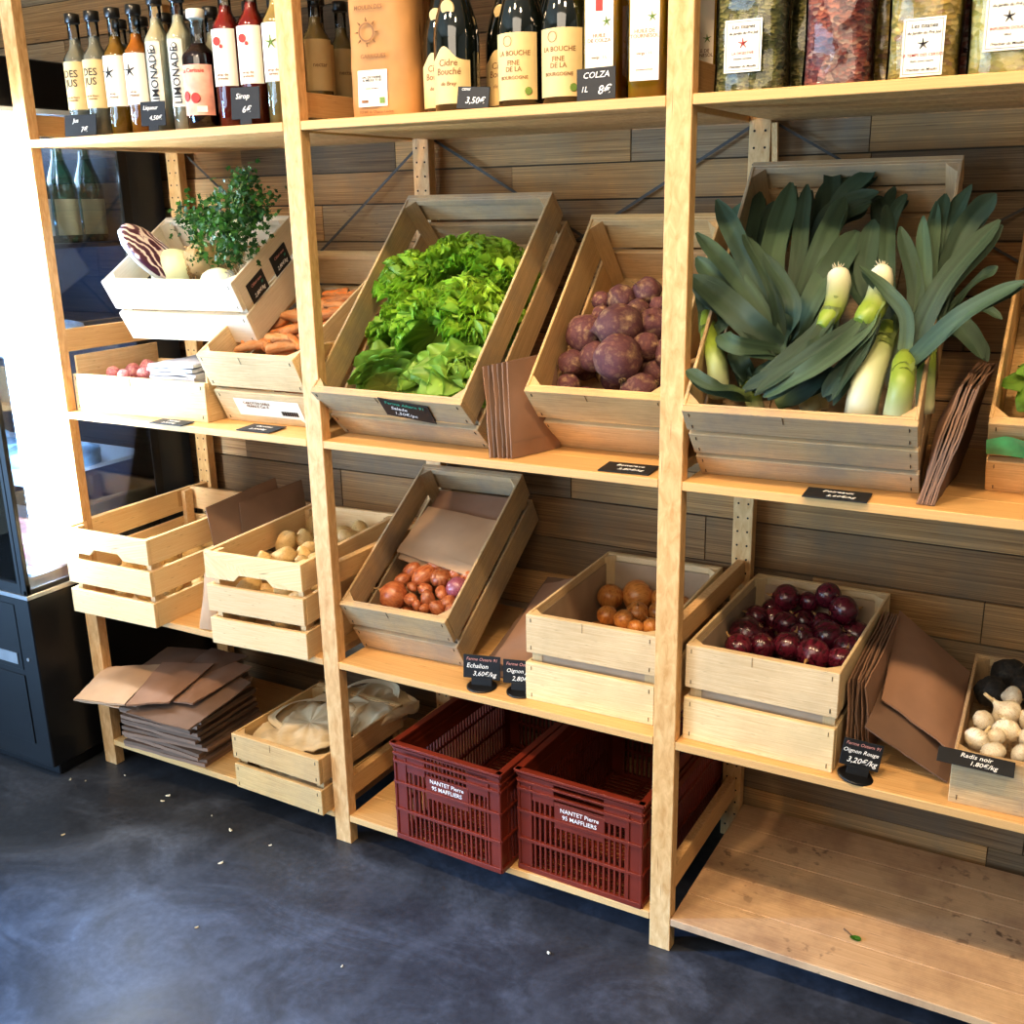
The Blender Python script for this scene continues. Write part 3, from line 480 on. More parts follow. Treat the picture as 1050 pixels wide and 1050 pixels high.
M['beet']=veg('beetroot_skin',['#b0926c','#7e5c4c','#5a3238','#6d4440','#9a7a5e'],1.5,rough=.75,bump=.7,detail=8)
M['beetcrown']=veg('beetroot_crown',['#4b3324','#8a6b45','#2f221c'],6,rough=.8,bump=.6)
M['redonion']=veg('red_onion_skin',['#26060f','#47101e','#641a2c','#330912'],1.2,stretch=(3,3,.5),rough=.25,bump=.15,coat=.5)
M['onion']=veg('yellow_onion_skin',['#96541e','#b8702e','#cc8c48','#a05c26'],1.2,stretch=(3,3,.5),rough=.35,bump=.15,coat=.35)
M['shallot']=veg('shallot_skin',['#7c3a20','#a0552e','#b87448','#8c4434'],1.2,stretch=(3,3,.5),rough=.35,bump=.2,coat=.3)
M['shallotp']=veg('purple_shallot_skin',['#5e2a38','#8c4a58','#a8707a'],3,stretch=(5,5,.6),rough=.28,bump=.15,coat=.35)
M['neck']=veg('dry_onion_neck',['#8a6238','#c29a62'],8,rough=.8)
M['potato']=veg('potato_skin',['#b08c52','#d0b078','#c2a066'],4,rough=.6,bump=.25)
M['garlic']=veg('garlic_skin',['#d8c29a','#efe3c8','#e4d2b2','#c4a07c'],3,stretch=(4,4,.6),rough=.5,bump=.2)
M['garlicstem']=veg('garlic_stem',['#c8ac7c','#e2cfa4'],8,rough=.7)
M['radish']=veg('black_radish_skin',['#15120f','#2a251f','#3d362b'],5,rough=.7,bump=.6)
M['turnip']=veg('pink_root_skin',['#b05a68','#d88a90','#e8c4b0'],3,rough=.45,bump=.2)
M['carrot']=veg('sandy_carrot_skin',['#b65a1e','#d87a30','#c08454','#a06a40','#d06c28'],1.6,rough=.75,bump=.7,detail=7)
M['carrotp']=veg('pale_carrot_skin',['#b08058','#cc9a6c','#c08450','#d07c40'],1.6,rough=.75,bump=.6,detail=7)
M['celeriac']=veg('celeriac_skin',['#6e5434','#a88b5c','#c4ad80','#8a6c42'],5,rough=.8,bump=.9,detail=7)
M['cabbage']=veg('white_cabbage',['#cfdcae','#e6eed2','#b4cc8c'],3,rough=.4,bump=.3)
M['leaf_cel']=leafmat('celery_leaf','#3f6c26','#1f4618',scale=60,rough=.5,transl=.35)
M['stalk']=veg('celery_stalk',['#8aa046','#b0bf6c'],6,rough=.5)
def beet_mk(o,i):
    def pr(t):
        a=PI*t; rr=max(math.sin(a),.001); z=-math.cos(a)*(.95+.06*i)
        if t<.14: k=1-t/.14; rr*=1-.35*k; z-=.28*k*k
        return rr,z
    mb=MB(); blob(mb,1,pr,26,20,.12,1.7,i+9); mb.build('root',M['beet'],o)
    mb=MB(); mb.lathe([(.3,.86),(.26,.98),(.14,1.06),(.02,1.07)],12)
    for k in range(8):
        a=k*.8+i; mb.tube([(.08*math.cos(a),.08*math.sin(a),1.0),(.15*math.cos(a),.15*math.sin(a),1.12+.05*(k%3))],[.05,.03],5)
    mb.build('crown',M['beetcrown'],o)
    MB().tube([(0,0,-.9),(.05,.02,-1.35),(.16,.05,-1.6)],[.09,.03,.008],6).build('taproot',M['beetcrown'],o)
def potato_mk(o,i):
    mb=MB(); blob(mb,1,sph,22,16,.22,1.1,i+20,sc=(.85,.9,1.2)); mb.build('tuber',M['potato'],o)
def garlic_mk(o,i):
    def pr(t):
        a=PI*t; rr=max(math.sin(a),.001); z=-math.cos(a)*.8
        if t>.75: k=(t-.75)/.25; rr=rr*(1-k)+.16*k; z+=k*k*.5
        return rr,z
    mb=MB()
    def fn(u,v):
        rr,z=pr(u); a=2*PI*v; k=1+.09*abs(math.sin(a*4.5+i))*math.sin(PI*min(1,u*1.2)); return Vector((rr*k*math.cos(a),rr*k*math.sin(a),z))
    mb.grid(fn,20,40); mb.build('bulb',M['garlic'],o)
    mb=MB(); s=(i-1)*.35
    mb.tube([(0,0,1.1),(.05+s*.3,.1,1.5),(.15+s,.2,1.85)],[.17,.13,.12],7)
    mb.build('dried_stem',M['garlicstem'],o); mb=MB()
    for k in range(8):
        a=k*.8; mb.tube([(0,0,-.78),(.12*math.cos(a),.12*math.sin(a),-.9)],[.05,.01],4)
    mb.build('roots',M['garlicstem'],o)
def radish_mk(o,i):
    mb=MB(); blob(mb,1,sph,24,18,.14,2,i+40); mb.build('root',M['radish'],o)
    mb=MB(); mb.tube([(0,0,.9),(.2,.1,1.3),(.6,.3,1.6),(1.2,.5,1.75),(1.9,.4,1.6)],[.08,.05,.03,.02,.01],5)
    mb.tube([(0,.1,.9),(-.2,.2,1.4),(-.6,.1,1.8)],[.06,.04,.01],5); mb.build('dried_roots',M['beetcrown'],o)
def root_mk(skin):
    def mk(o,i):
        def pr(t): 
            # t 0 tip .. 1 crown ; unit length 1, radius 1 applied by scale xy
            rr=(t**.36)*(1-.12*t)*(1+.05*math.sin(t*31+i)) if t<.93 else (.93**.36)*.88*(1+.05*math.sin(.93*31+i))*math.sqrt(max(0,1-((t-.93)/.07)**2))*.98
            return max(rr,.02),t-.5
        mb=MB(); ph=i*1.3
        def fn(u,v):
            rr,z=pr(u); a=2*PI*v; k=1+.08*noise.noise(Vector((math.cos(a),math.sin(a),z*6+i*5))); bx=.5*math.sin(z*3+ph); by=.4*math.cos(z*2.5+ph)
            return Vector((rr*k*math.cos(a)+bx,rr*k*math.sin(a)+by,z))
        mb.grid(fn,18,14); mb.build('root',M[skin],o)
        mb=MB(); mb.lathe([(.45,.47),(.4,.5),(.2,.52),(.05,.52)],8,Matrix.Translation((.5*math.sin(1.5+ph),.4*math.cos(1.25+ph),0))); mb.build('crown',M['beetcrown'],o)
    return mk
FAR=(0,0,-50)
PROTO=[]
def protos(name,cat,mk,n):
    s=kindset(name,cat,mk,n,None); PROTO.extend(s); return s
beets=protos('beetroot','beetroot',beet_mk,3)
redon=protos('red_onion','onion',onion_maker('redonion','neck'),3)
yelon=protos('yellow_onion','onion',onion_maker('onion','neck'),3)
shal=protos('shallot','shallot',onion_maker('shallot','neck',1.45),3)
shalr=protos('round_shallot','shallot',onion_maker('shallot','neck',.95),2)
shalp=protos('purple_shallot','shallot',onion_maker('shallotp','neck',1.0),1)
pots=protos('potato','potato',potato_mk,4)
garl=protos('garlic_bulb','garlic',garlic_mk,3)
radi=protos('black_radish','radish',radish_mk,2)
turn=protos('pink_root','root vegetable',lambda o,i:(MB().__class__ and blob(MB(),1,sph,22,16,.12,1.4,i+60,sc=(1,1,.9)).build('root',M['turnip'],o)),2)
carr=protos('carrot','carrot',root_mk('carrot'),3)
carp=protos('pale_carrot','carrot',root_mk('carrotp'),2)
def place(cr,q,protoset,scale,label,group,rot=None,name=None):
    pr=random.choice(protoset)
    r=rot if rot is not None else Euler((random.uniform(0,6.28),random.uniform(0,3.14),random.uniform(0,6.28)))
    return dup(pr,l2w(cr,q),r,scale,label,group)
def heap(cr,items,protoset,label,group,fill=None,fillr=.02,shrink=1,seed=1,rotf=None,labels=None):
    rg=random.Random(seed); w,d,h=CR[cr][6:9]; pts=[]
    for k,it in enumerate(items):
        x,y,z,r=it; r*=shrink; x=min(max(x,r+.01),w-r-.01); y=min(max(y,r+.022),d-r-.022)
        pts.append([x,y,z,r])
    # ease the worst overlaps apart
    for _ in range(30):
        for i in range(len(pts)):
            for j in range(i):
                a,b=pts[i],pts[j]; dx=[a[k]-b[k] for k in range(3)]; L=math.sqrt(sum(v*v for v in dx))+1e-6; m=(a[3]+b[3])*.9
                if L<m:
                    s=(m-L)/L*.5
                    for q,sg in ((a,1),(b,-1)):
                        q[0]+=dx[0]*s*sg*.5; q[1]+=dx[1]*s*sg*.5; q[2]+=dx[2]*s*sg*.6
        for a in pts:
            a[0]=min(max(a[0],a[3]+.009),w-a[3]-.009); a[1]=min(max(a[1],a[3]+.02),d-a[3]-.02); a[2]=max(a[2],a[3]+.009)
    n0=len(pts)
    if fill:
        cnt,y0,y1,zt=fill; tries=0; ok=0
        while ok<cnt and tries<3000:
            tries+=1; r=fillr*rg.uniform(.85,1.1); x=rg.uniform(r+.012,w-r-.012); y=rg.uniform(max(y0,r+.022),min(y1,d-r-.022)); z=rg.uniform(r+.01,zt)
            if all((x-p[0])**2+(y-p[1])**2+(z-p[2])**2>((r+p[3])*.88)**2 for p in pts): pts.append([x,y,z,r]); ok+=1
    for k,(x,y,z,r) in enumerate(pts):
        lb=(labels or {}).get(k,label); ps=protoset
        if isinstance(lb,tuple): ps,lb=lb
        o=place(cr,(x,y,z),ps,r,lb,group if lb==label else None,rotf(rg) if rotf else None)
heap('beet',B['beet'],beets,'earthy purple-skinned beetroot piled in the tilted crate right of the lettuces','beetroots in the tilted crate',(16,.03,.3,.09),.027,seed=3,shrink=1.1,
     labels={10:'large sandy beetroot at the front of the beetroot pile, biggest of the heap'})
heap('redonion',B['redonion'],redon,'shiny dark red onion heaped in the paper-lined crate','red onions in the pale crate',(28,.03,.42,.10),.033,shrink=1.14,seed=4)
heap('onion',B['onion'],yelon,'golden-brown onion at the back of the paper-lined pale crate','yellow onions in the pale crate',(14,.2,.43,.08),.027,shrink=1.16,seed=5,
     labels={1:'largest golden-brown onion, standing highest at the back of the yellow onion heap'})
heap('shallot',B['shallot'],shal,'coppery shallot in the steeply tilted weathered crate','shallots in the tilted crate',(22,.03,.26,.085),.02,shrink=1.12,seed=6,
     labels={0:(shalr,'big round orange-brown shallot at the front left of the shallot crate'),3:(shalr,'round orange shallot in the middle of the shallot heap'),4:(shalp,'round purple-pink shallot at the right of the shallot heap')})
heap('pineR',B['potatoR'],pots,'pale yellow potato heaped in the right-hand new pine crate','potatoes in the right pine crate',(36,.03,.40,.15),.032,seed=7,shrink=1.15)
heap('pineL',[],pots,'pale yellow potato at the bottom of the nearly empty new pine crate','potatoes in the left pine crate',(26,.03,.42,.085),.027,seed=8)
heap('garlic',B['garlic'],garl,'pale dry garlic bulb in the low crate at the right edge','garlic bulbs in the low crate',(8,.03,.26,.05),.022,seed=9,shrink=1.05)
heap('garlic',B['radish'],radi,'round black radish behind the garlic bulbs','black radishes behind the garlic',(3,.3,.42,.04),.03,seed=10)
heap('turnip',B['turnip'],turn,'pink and white root behind the front board of the low left crate','pink roots in the low left crate',(10,.03,.26,.06),.028,seed=11)
def elong(cr,segs,label,group,fillc):
    rg=random.Random(12); w,d,h=CR[cr][6:9]
    L=[(s,None) for s in segs]
    for _ in range(fillc):
        x=rg.uniform(.05,w-.05); y=rg.uniform(.05,.34); a=rg.uniform(-.6,.6); l=.05
        L.append(([x-l*math.cos(a),y-l*math.sin(a),0,x+l*math.cos(a),y+l*math.sin(a),0,rg.uniform(.011,.015)],rg.uniform(.03,.10)))
    for k,(s,z) in enumerate(L):
        x1,y1,z1,x2,y2,z2,r=s
        if z is not None: z1=z2=z
        q1,q2=Vector((x1,y1,z1)),Vector((x2,y2,z2))
        q1.x=max(.022,q1.x); q1.y=max(.035,q1.y); q2.x=min(w-.022,q2.x); q2.y=max(.035,q2.y)
        if k%2: q1,q2=q2,q1
        r*=1.3; c=(q1+q2)/2; ln=max((q2-q1).length*1.2,r*3.2); dv=(q2-q1).normalized()
        R3=Euler(CR[cr][3:6]).to_matrix(); wd=(R3@dv)
        rot=wd.to_track_quat('Z','Y').to_euler()
        isp=(k%3==0) and z is None
        dup(random.choice(carp if isp else carr),l2w(cr,c),rot,(r*1.1,r*1.1,ln),'pale sandy carrot lying in the tilted crate left of the lettuces' if isp else label,'pale carrots in the tilted crate' if isp else group)
elong('carrot',B['carrot'],'orange sandy carrot lying in the tilted crate left of the lettuces','orange carrots in the tilted crate',26)

# ------------------------------------------------------------------ leeks
M['leekshaft']=leafmat('leek_shaft','#f1ead0','#8a9c3a',rough=.38,transl=.1,scale=12)
M['leekleaf']=leafmat('leek_leaf','#8c9c50','#4a6048',rough=.5,transl=.18,scale=10,stripe=.3)
M['leekroot']=veg('leek_roots',['#d8cba4','#f0e8cc'],20,rough=.8)
def cat(pts,n):
    pts=[Vector(p) for p in pts]; P_=[pts[0]*2-pts[1]]+pts+[pts[-1]*2-pts[-2]]; out=[]
    m=len(pts)-1
    for i in range(n+1):
        u=i/n*m; k=min(int(u),m-1); t=u-k; a,b,c,d=P_[k:k+4]
        out.append(.5*((2*b)+(-a+c)*t+(2*a-5*b+4*c-d)*t*t+(-a+3*b-3*c+d)*t**3))
    return out
def strap(mb,pts,w,n=22,base_w=.62,nrm=Vector((0,0,1)),fold=.3,seed=0,val=1.,tip=.86,c0=0.,wrap=0):
    cp=cat(pts,n); nv=10; w*=.88
    P2=[]
    for i,p in enumerate(cp):
        t=(cp[min(i+1,n)]-cp[max(i-1,0)]).normalized(); tw=noise.noise(Vector((seed*2.3,i*.12,1)))*1.0
        s=t.cross(nrm).normalized(); s=Matrix.Rotation(tw,3,t)@s; u=s.cross(t).normalized()
        P2.append((p,s,u))
    def width(v):
        k=base_w+(1-base_w)*min(1,v/.25)
        if v>tip: k*=max(.1,1-((v-tip)/(1-tip))**2.2*.85)
        return k*w
    def fn(u,v):
        i=min(int(u*n+.5),n); p,s,nn=P2[i]; x=(v*2-1)
        wd=width(u); rip=.04*noise.noise(Vector((u*7,x*2,seed)))
        fo=fold
        if wrap: k=min(1,u/.22); fo=-.95*(1-k)+fold*k; return p+s*(x*wd)+nn*((x*x if k<1 else abs(x))*fo*wd+rip*wd*2*k)
        return p+s*(x*wd)+nn*(abs(x)*fo*wd+rip*wd*2)
    def tf(u,v): 
        st=.92+.34*noise.noise(Vector((v*17,u*1.5,seed*3.1)))
        return (min(1,c0+u*2.6),val*st*(1.12 if abs(v-.5)<.09 else 1),0)
    mb.grid(fn,n,nv,tf); return mb
g=random.Random(5)
leeklab=['leek with its round white root end up, left one of the two','leek with its round white root end up, right one of the two, standing tallest','thick pale leek shaft standing upright at the front centre of the leek crate','yellow-green leek at the front right whose leaves fan over the crate side','leek at the right back with broad leaves reaching the top right','small leek hanging over the right side of the leek crate','leek with broad upright leaves in the left middle of the crate','bluish leek at the back centre, its leaf tips highest of all','leek at the left whose long leaves sweep over the left edge','short pale-footed leek in the front left corner of the crate','thin leek behind the two root-up leeks','dark leek at the back left corner of the crate','short dark leek lying low along the crate front']
for i,Lk in enumerate(B['leek']):
    loc,rot=root_pose('leek'); o=thing('leek',leeklab[i],'leek',loc,rot,'leeks in the tilted crate')
    s=[Vector(p) for p in Lk['s']]; r=Lk['r']; n=12; cp=cat(s,n) if len(s)>2 else [s[0].lerp(s[1],k/n) for k in range(n+1)]
    rr=[]
    for k in range(n+1):
        u=k/n*(len(r)-1); a=min(int(u),len(r)-2); rr.append(r[a]+(r[a+1]-r[a])*(u-a))
    if i in (0,1): rr[0]*=.55; rr[1]*=.97; cp.insert(0,cp[0]+(cp[0]-cp[1]).normalized()*rr[0]*.35); rr.insert(0,rr[0]*.35)
    tt=[]
    for k in range(len(cp)):
        u=k/(len(cp)-1); tt.append((min(1,max(0,(u-.16)*1.7)),1.0+.15*math.sin(u*9),0) if i in(0,1) else (min(1,u*(1.2 if i in (2,3) else 1.3)+(.0 if i==2 else .35)),1,0))
    rr[-1]*=.62; rr[-2]*=.86
    mb=MB(); mb.tube(cp,rr,14,True,tints=tt); mb.build('shaft',M['leekshaft'],o)
    if i in (0,1,2):
        mb=MB(); p0=cp[0]; dr=(cp[0]-cp[1]).normalized(); sd=dr.orthogonal().normalized(); s2=dr.cross(sd)
        for k in range(16):
            a=k*2.4; e=(sd*math.cos(a)+s2*math.sin(a))*rr[2]*g.uniform(.2,.6); mb.tube([p0+e*.3,p0+e+dr*.003,p0+e*1.25+dr*.006],[.0012,.0008,.0004],4)
        mb.build('roots',M['leekroot'],o)
    mb=MB()
    for j,(pts,w) in enumerate(Lk['lv']):
        v=g.uniform(.72,1.25); ks=cp[int(len(cp)*(.62 if j%2 else .74))]; e0=ks+Vector((g.uniform(-.003,.003),0,rr[len(rr)//2]*1.02)); bw=min(1,rr[len(rr)//2]*.95/w); pts=[tuple(e0)]+[list(q) for q in pts] if (Vector(pts[0])-cp[-1]).length<.03 else pts
        if i==7: v*=.85
        strap(mb,pts,w,seed=i*10+j,val=v,c0=.0 if i<5 else .15,base_w=bw,wrap=1)
        if w>.012: # a second leaf layered just under it
            q=[(a[0]+g.uniform(-.008,.008),a[1]+g.uniform(-.006,.006),a[2]-.012) for a in pts]; strap(mb,q,w*.85,seed=i*10+j+77,val=v*.8,c0=.3)
    mb.build('leaves',M['leekleaf'],o)

# ------------------------------------------------------------------ lettuces
M['lettf']=leafmat('frilly_lettuce_leaf','#c2da52','#5c9c26',rough=.42,transl=.4,scale=45)
M['lettb']=leafmat('butterhead_leaf','#bcd66a','#4c8c28',rough=.4,transl=.32,scale=25)
def lettuce(name,label,loc,rot,Rr,kind,n,seed,group,matn,openness=1.15,squash=.8):
    o=thing(name,label,'lettuce',loc,rot,group); rg=random.Random(seed); mb=MB(); core=MB()
    for k in range(n):
        f=(k+.5)/n; th=openness*PI/2*f**.62; ph=k*2.39996+rg.uniform(-.3,.3)
        dr=Vector((math.sin(th)*math.cos(ph),math.sin(th)*math.sin(ph),math.cos(th)))
        sd=Vector((-math.sin(ph),math.cos(ph),0)); up=sd.cross(dr).normalized()*-1
        L=Rr*rg.uniform(.85,1.08)*(1 if kind=='f' else (.72+.35*f)); wm=Rr*(.40 if kind=='f' else .46)*rg.uniform(.8,1.15)*(.6+.5*f); s=rg.uniform(0,99)
        def fn(u,v):
            x=v*2-1; wid=wm*(math.sin(PI*min(1,.12+u*.78))**.7)
            if kind=='f':
                e=max(abs(x)**2*u,(u**5)); ru=math.sin(x*9+s)*.08+math.sin(x*19+u*7+s*2)*.06+noise.noise(Vector((x*3,u*4,s)))*.10
                bend=.18*u*u
                p=dr*(L*(u-.06*x*x*u))+sd*(x*wid*(1+.1*math.sin(u*20+s)*e))+up*(Rr*(-bend*(.2+f)+.10*x*x+ru*e*1.3))
            else:
                ru=math.sin(x*5+s)*.03+noise.noise(Vector((x*2,u*2,s)))*.06
                cup=.34*(1-f*.8); curl=-.5*max(0,u-.7)*(1 if f>.45 else -1.2)
                p=dr*(L*(u-.12*x*x*u))+sd*(x*wid)+up*(Rr*(cup*x*x*u+ru*u+curl*u*.6-.25*f*u*u))
                if f<.35: p=p*(.86)
            return Vector((p.x,p.y,p.z*squash))
        vv=rg.uniform(.75,1.25)
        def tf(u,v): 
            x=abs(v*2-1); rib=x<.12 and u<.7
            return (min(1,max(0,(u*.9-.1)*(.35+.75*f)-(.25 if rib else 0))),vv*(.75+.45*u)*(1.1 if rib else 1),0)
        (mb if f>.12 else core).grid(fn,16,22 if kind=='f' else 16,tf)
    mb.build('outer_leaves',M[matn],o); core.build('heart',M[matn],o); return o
lt=[('f','frilly_lettuce','frilly green lettuce at the back left of the lettuce crate, its edge bluish-green'),('f','frilly_lettuce','frilly green lettuce at the back centre, topmost of the lettuce crate'),('f','frilly_lettuce','frilly yellow-green lettuce against the right wall of the lettuce crate'),('f','frilly_lettuce','frilly lettuce in the middle, just behind the smooth-leaved lettuces'),
('b','butterhead_lettuce','smooth-leaved lettuce with a pale heart in the front left of the lettuce crate'),('b','butterhead_lettuce','smooth-leaved lettuce with a pale heart in the front right of the lettuce crate'),('b','butterhead_lettuce','small dark smooth-leaved lettuce between the two pale-hearted ones'),('b','butterhead_lettuce','dark smooth-leaved lettuce pressed in the front left corner of the lettuce crate')]
tilt=CR['lettuce'][3]
for i,(it,(k,nm,lb)) in enumerate(zip(B['lettuce'],lt)):
    x,y,z,r=it
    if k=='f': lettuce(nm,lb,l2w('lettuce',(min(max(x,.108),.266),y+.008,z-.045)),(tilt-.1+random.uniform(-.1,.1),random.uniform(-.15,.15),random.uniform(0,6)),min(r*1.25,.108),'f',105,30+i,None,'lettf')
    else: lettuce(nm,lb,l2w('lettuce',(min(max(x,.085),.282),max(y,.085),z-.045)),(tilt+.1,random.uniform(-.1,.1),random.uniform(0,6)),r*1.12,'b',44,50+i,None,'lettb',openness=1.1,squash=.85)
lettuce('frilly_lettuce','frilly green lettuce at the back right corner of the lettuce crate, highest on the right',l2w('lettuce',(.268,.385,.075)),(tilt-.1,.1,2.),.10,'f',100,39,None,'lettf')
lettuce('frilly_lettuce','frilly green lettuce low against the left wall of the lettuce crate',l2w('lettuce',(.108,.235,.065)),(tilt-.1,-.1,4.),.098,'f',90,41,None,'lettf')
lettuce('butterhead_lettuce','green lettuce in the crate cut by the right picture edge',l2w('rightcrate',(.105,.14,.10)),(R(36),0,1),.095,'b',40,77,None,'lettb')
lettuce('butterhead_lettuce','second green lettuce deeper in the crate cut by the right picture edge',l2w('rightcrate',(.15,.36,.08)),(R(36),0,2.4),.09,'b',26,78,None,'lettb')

# ------------------------------------------------------------------ celeriac, celery tops, cabbages
cl,crot=root_pose('celery')
def leafy(mb,p,r,rg,n=40):
    for k in range(n):
        c=p+Vector((rg.gauss(0,1),rg.gauss(0,1),rg.gauss(0,1)))*r*.5; a=Vector((rg.gauss(0,1),rg.gauss(0,1),rg.gauss(0,1)+.5)).normalized(); s=a.orthogonal().normalized(); s=Matrix.Rotation(rg.uniform(0,6),3,a)@s; t=a.cross(s); q=r*rg.uniform(.16,.3)
        pts=[c,c+s*q*.5+t*q*.4,c+s*q*.3+t*q*.9,c+s*q*.7+t*q*1.3,c+t*q*1.1,c+t*q*1.7,c-s*q*.1+t*q*1.2,c-s*q*.6+t*q*1.3,c-s*q*.3+t*q*.85,c-s*q*.5+t*q*.4]
        b=len(mb.v); mb.v+=[tuple(v+a*rg.uniform(-.1,.1)*q) for v in pts]; vv=rg.uniform(.6,1.5); c0=rg.uniform(0,1)
        mb.face(tuple(range(b,b+10)),None,(c0,vv,0))
rg=random.Random(3)
cel=B['celery']; cf=B['celleaf']
for i,(ci,lf,lb) in enumerate(((1,(0,1,2,3),'fibrous brown celeriac at the left with its leafy top, in the tilted crate'),(2,(4,5,6,7,8,9,10),'fibrous brown celeriac at the right with the tallest dark green leafy top'))):
    o=thing('celeriac',lb,'celeriac',cl,crot); x,y,z,r=cel[ci]; y+=.02
    mb=MB(); c=Vector((x,y,z))
    def fn(u,v):
        rr,zz=sph(u);a=2*PI*v; q=Vector((rr*math.cos(a),rr*math.sin(a),zz)); return c+q*r*1.05*(1+.18*noise.noise(q*3+Vector((i*4,0,0)))+.07*noise.noise(q*9))
    mb.grid(fn,22,28); mb.build('bulb',M['celeriac'],o)
    mb=MB()
    for k in range(36):
        d_=Vector((rg.gauss(0,1),rg.gauss(0,1)-.8,rg.gauss(0,.7))).normalized(); p=c+d_*r; mb.tube([p,p+d_*.008+Vector((rg.uniform(-.01,.01),0,-.01)),p+Vector((rg.uniform(-.02,.02),-.006,-.03))],[.0016,.0012,.0005],4)
    mb.build('root_hairs',M['celeriac'],o)
    st=MB(); lf_=MB()
    for j in lf:
        p=Vector(cf[j][:3]); rr=cf[j][3]; p.y=max(p.y,.065)+(.05 if j in (2,3) else 0)
        st.tube(cat([c+Vector((rg.uniform(-.01,.01),0,r*.8)),c.lerp(p,.6)+Vector((0,.01,.02)),p],8),[.005]*5+[.004,.003,.002,.0015],6)
        for _ in range(3):
            e=p+Vector((rg.uniform(-1,1),rg.uniform(-1,1),rg.uniform(-.3,1)))*rr*.8; st.tube([c.lerp(p,.7),e],[.002,.001],4)
        leafy(lf_,p,rr*(1.5 if j not in (2,3) else .9),rg,140 if j not in (2,3) else 50)
    st.build('stalks',M['stalk'],o); lf_.build('leaves',M['leaf_cel'],o)
x,y,z,r=cel[0]
o=thing('white_cabbage','round pale green-white cabbage in front of the leafy celeriacs','cabbage',l2w('celery',(x-.01,y,z-.01)),(0.3,.2,0))
blob(MB(),r*1.2,sph,28,20,.05,2,5).build('head',M['cabbage'],o)
mb=MB()
for k in range(4):
    def fn(u,v,k=k):
        th=.5+u*1.3; a=k*1.6+v*1.9; q=Vector((math.sin(th)*math.cos(a),math.sin(th)*math.sin(a),math.cos(th))); return q*r*(1.22+.012*k+.03*noise.noise(q*4))
    mb.grid(fn,10,12,lambda u,v:(1,1,1))
mb.build('wrapper_leaves',M['cabbage'],o)
# wrapped half red cabbage standing at the left of the crate
m,nt,b=nmat('red_cabbage_cut'); tc=node(nt,'ShaderNodeTexCoord'); wv=node(nt,'ShaderNodeTexWave',wave_type='RINGS',rings_direction='Z',Scale=22.,Distortion=9.,Detail=3.); lk(nt,tc.outputs['Object'],wv.inputs[0]); r_=ramp(nt,[(.4,hexc('#4c2440')),(.62,hexc('#8a5a78')),(.8,hexc('#e8dfe0'))]); lk(nt,wv.outputs['Fac'],r_.inputs[0]); lk(nt,r_.outputs[0],b.inputs['Base Color']); b.inputs['Coat Weight'].default_value=.8; b.inputs['Roughness'].default_value=.3
M['redcab']=m
M['film']=simple('cling_film_white','#cfd6de',.15,var=.1,coat=1,bump=.4)
o=thing('wrapped_red_cabbage','cling-wrapped cut red cabbage leaning out of the left side of the celeriac crate','cabbage',(.262,.13,1.372),(R(20),R(-38),R(8)))
mb=MB(); blob(mb,.085,lambda t:(sph(t)[0],sph(t)[1]),28,18,.04,2,2,sc=(.22,.75,1.05)); mb.build('cut_head',M['redcab'],o)
mb=MB(); blob(mb,.0855,sph,28,18,.05,3,4,sc=(.18,.76,1.06)); 
w_=mb.build('plastic_wrap',M['film'],o,loc=(-.008,0,0))
o=thing('plastic_wrapped_cabbage','white plastic-wrapped half cabbage at the front right of the celeriac crate','cabbage',l2w('celery',(cel[3][0],max(cel[3][1],.05),.135)),(R(20),0,0))
blob(MB(),.04,sph,26,16,.1,3,8,sc=(1.1,.9,.75)).build('cut_head',M['cabbage'],o)
blob(MB(),.041,sph,26,16,.2,4,9,sc=(1.12,.9,.72)).build('plastic_wrap',M['film'],o,loc=(.003,.004,-.004))
for p in PROTO:
    for c in PK[p.name]: bpy.data.objects.remove(c)
    bpy.data.objects.remove(p)
# ------------------------------------------------------------------ bottles on the top shelf
M['clearglass']=glass('clear_bottle_glass',(.93,.95,.93),gloss=.03)
M['frost']=liquid('cloudy_drink','#ddd6bc',.25,.15)
M['clearliq']=liquid('clear_drink','#e2ddcc',.65)
M['amber']=liquid('amber_drink','#d8881a',.4)
M['olive']=liquid('olive_amber_drink','#b88a24',.4)
M['redliq']=liquid('red_syrup','#a02616',.35)
M['cherry']=liquid('dark_cherry_juice','#2a0a0c',.3)
M['oil']=liquid('golden_oil','#e6b018',.4)
M['palegold']=liquid('pale_gold_drink','#d8bc78',.5)
M['darkglass']=simple('dark_green_bottle_glass','#0c0f08',.06,spec=.8,var=.3,coat=1)
M['greenglass']=simple('green_bottle_glass','#1c4a34',.08,spec=.8,var=.3,coat=1)
def patch(name,mat,parent,Rr,ang,z0,z1,top=None,n=16,flat=0):
    """label wrapped on the front (-Y) of a bottle"""
    mb=MB(); nz=1
    def fn(u,v):
        a=-ang/2+ang*u; zt=z1+(top(u) if top else 0); z=z0+(zt-z0)*v
        if flat: return Vector((flat*(u-.5),-Rr,z))
        return Vector((Rr*math.sin(a),-Rr*math.cos(a),z))
    mb.grid(fn,n,3); return mb.build(name,mat,parent)
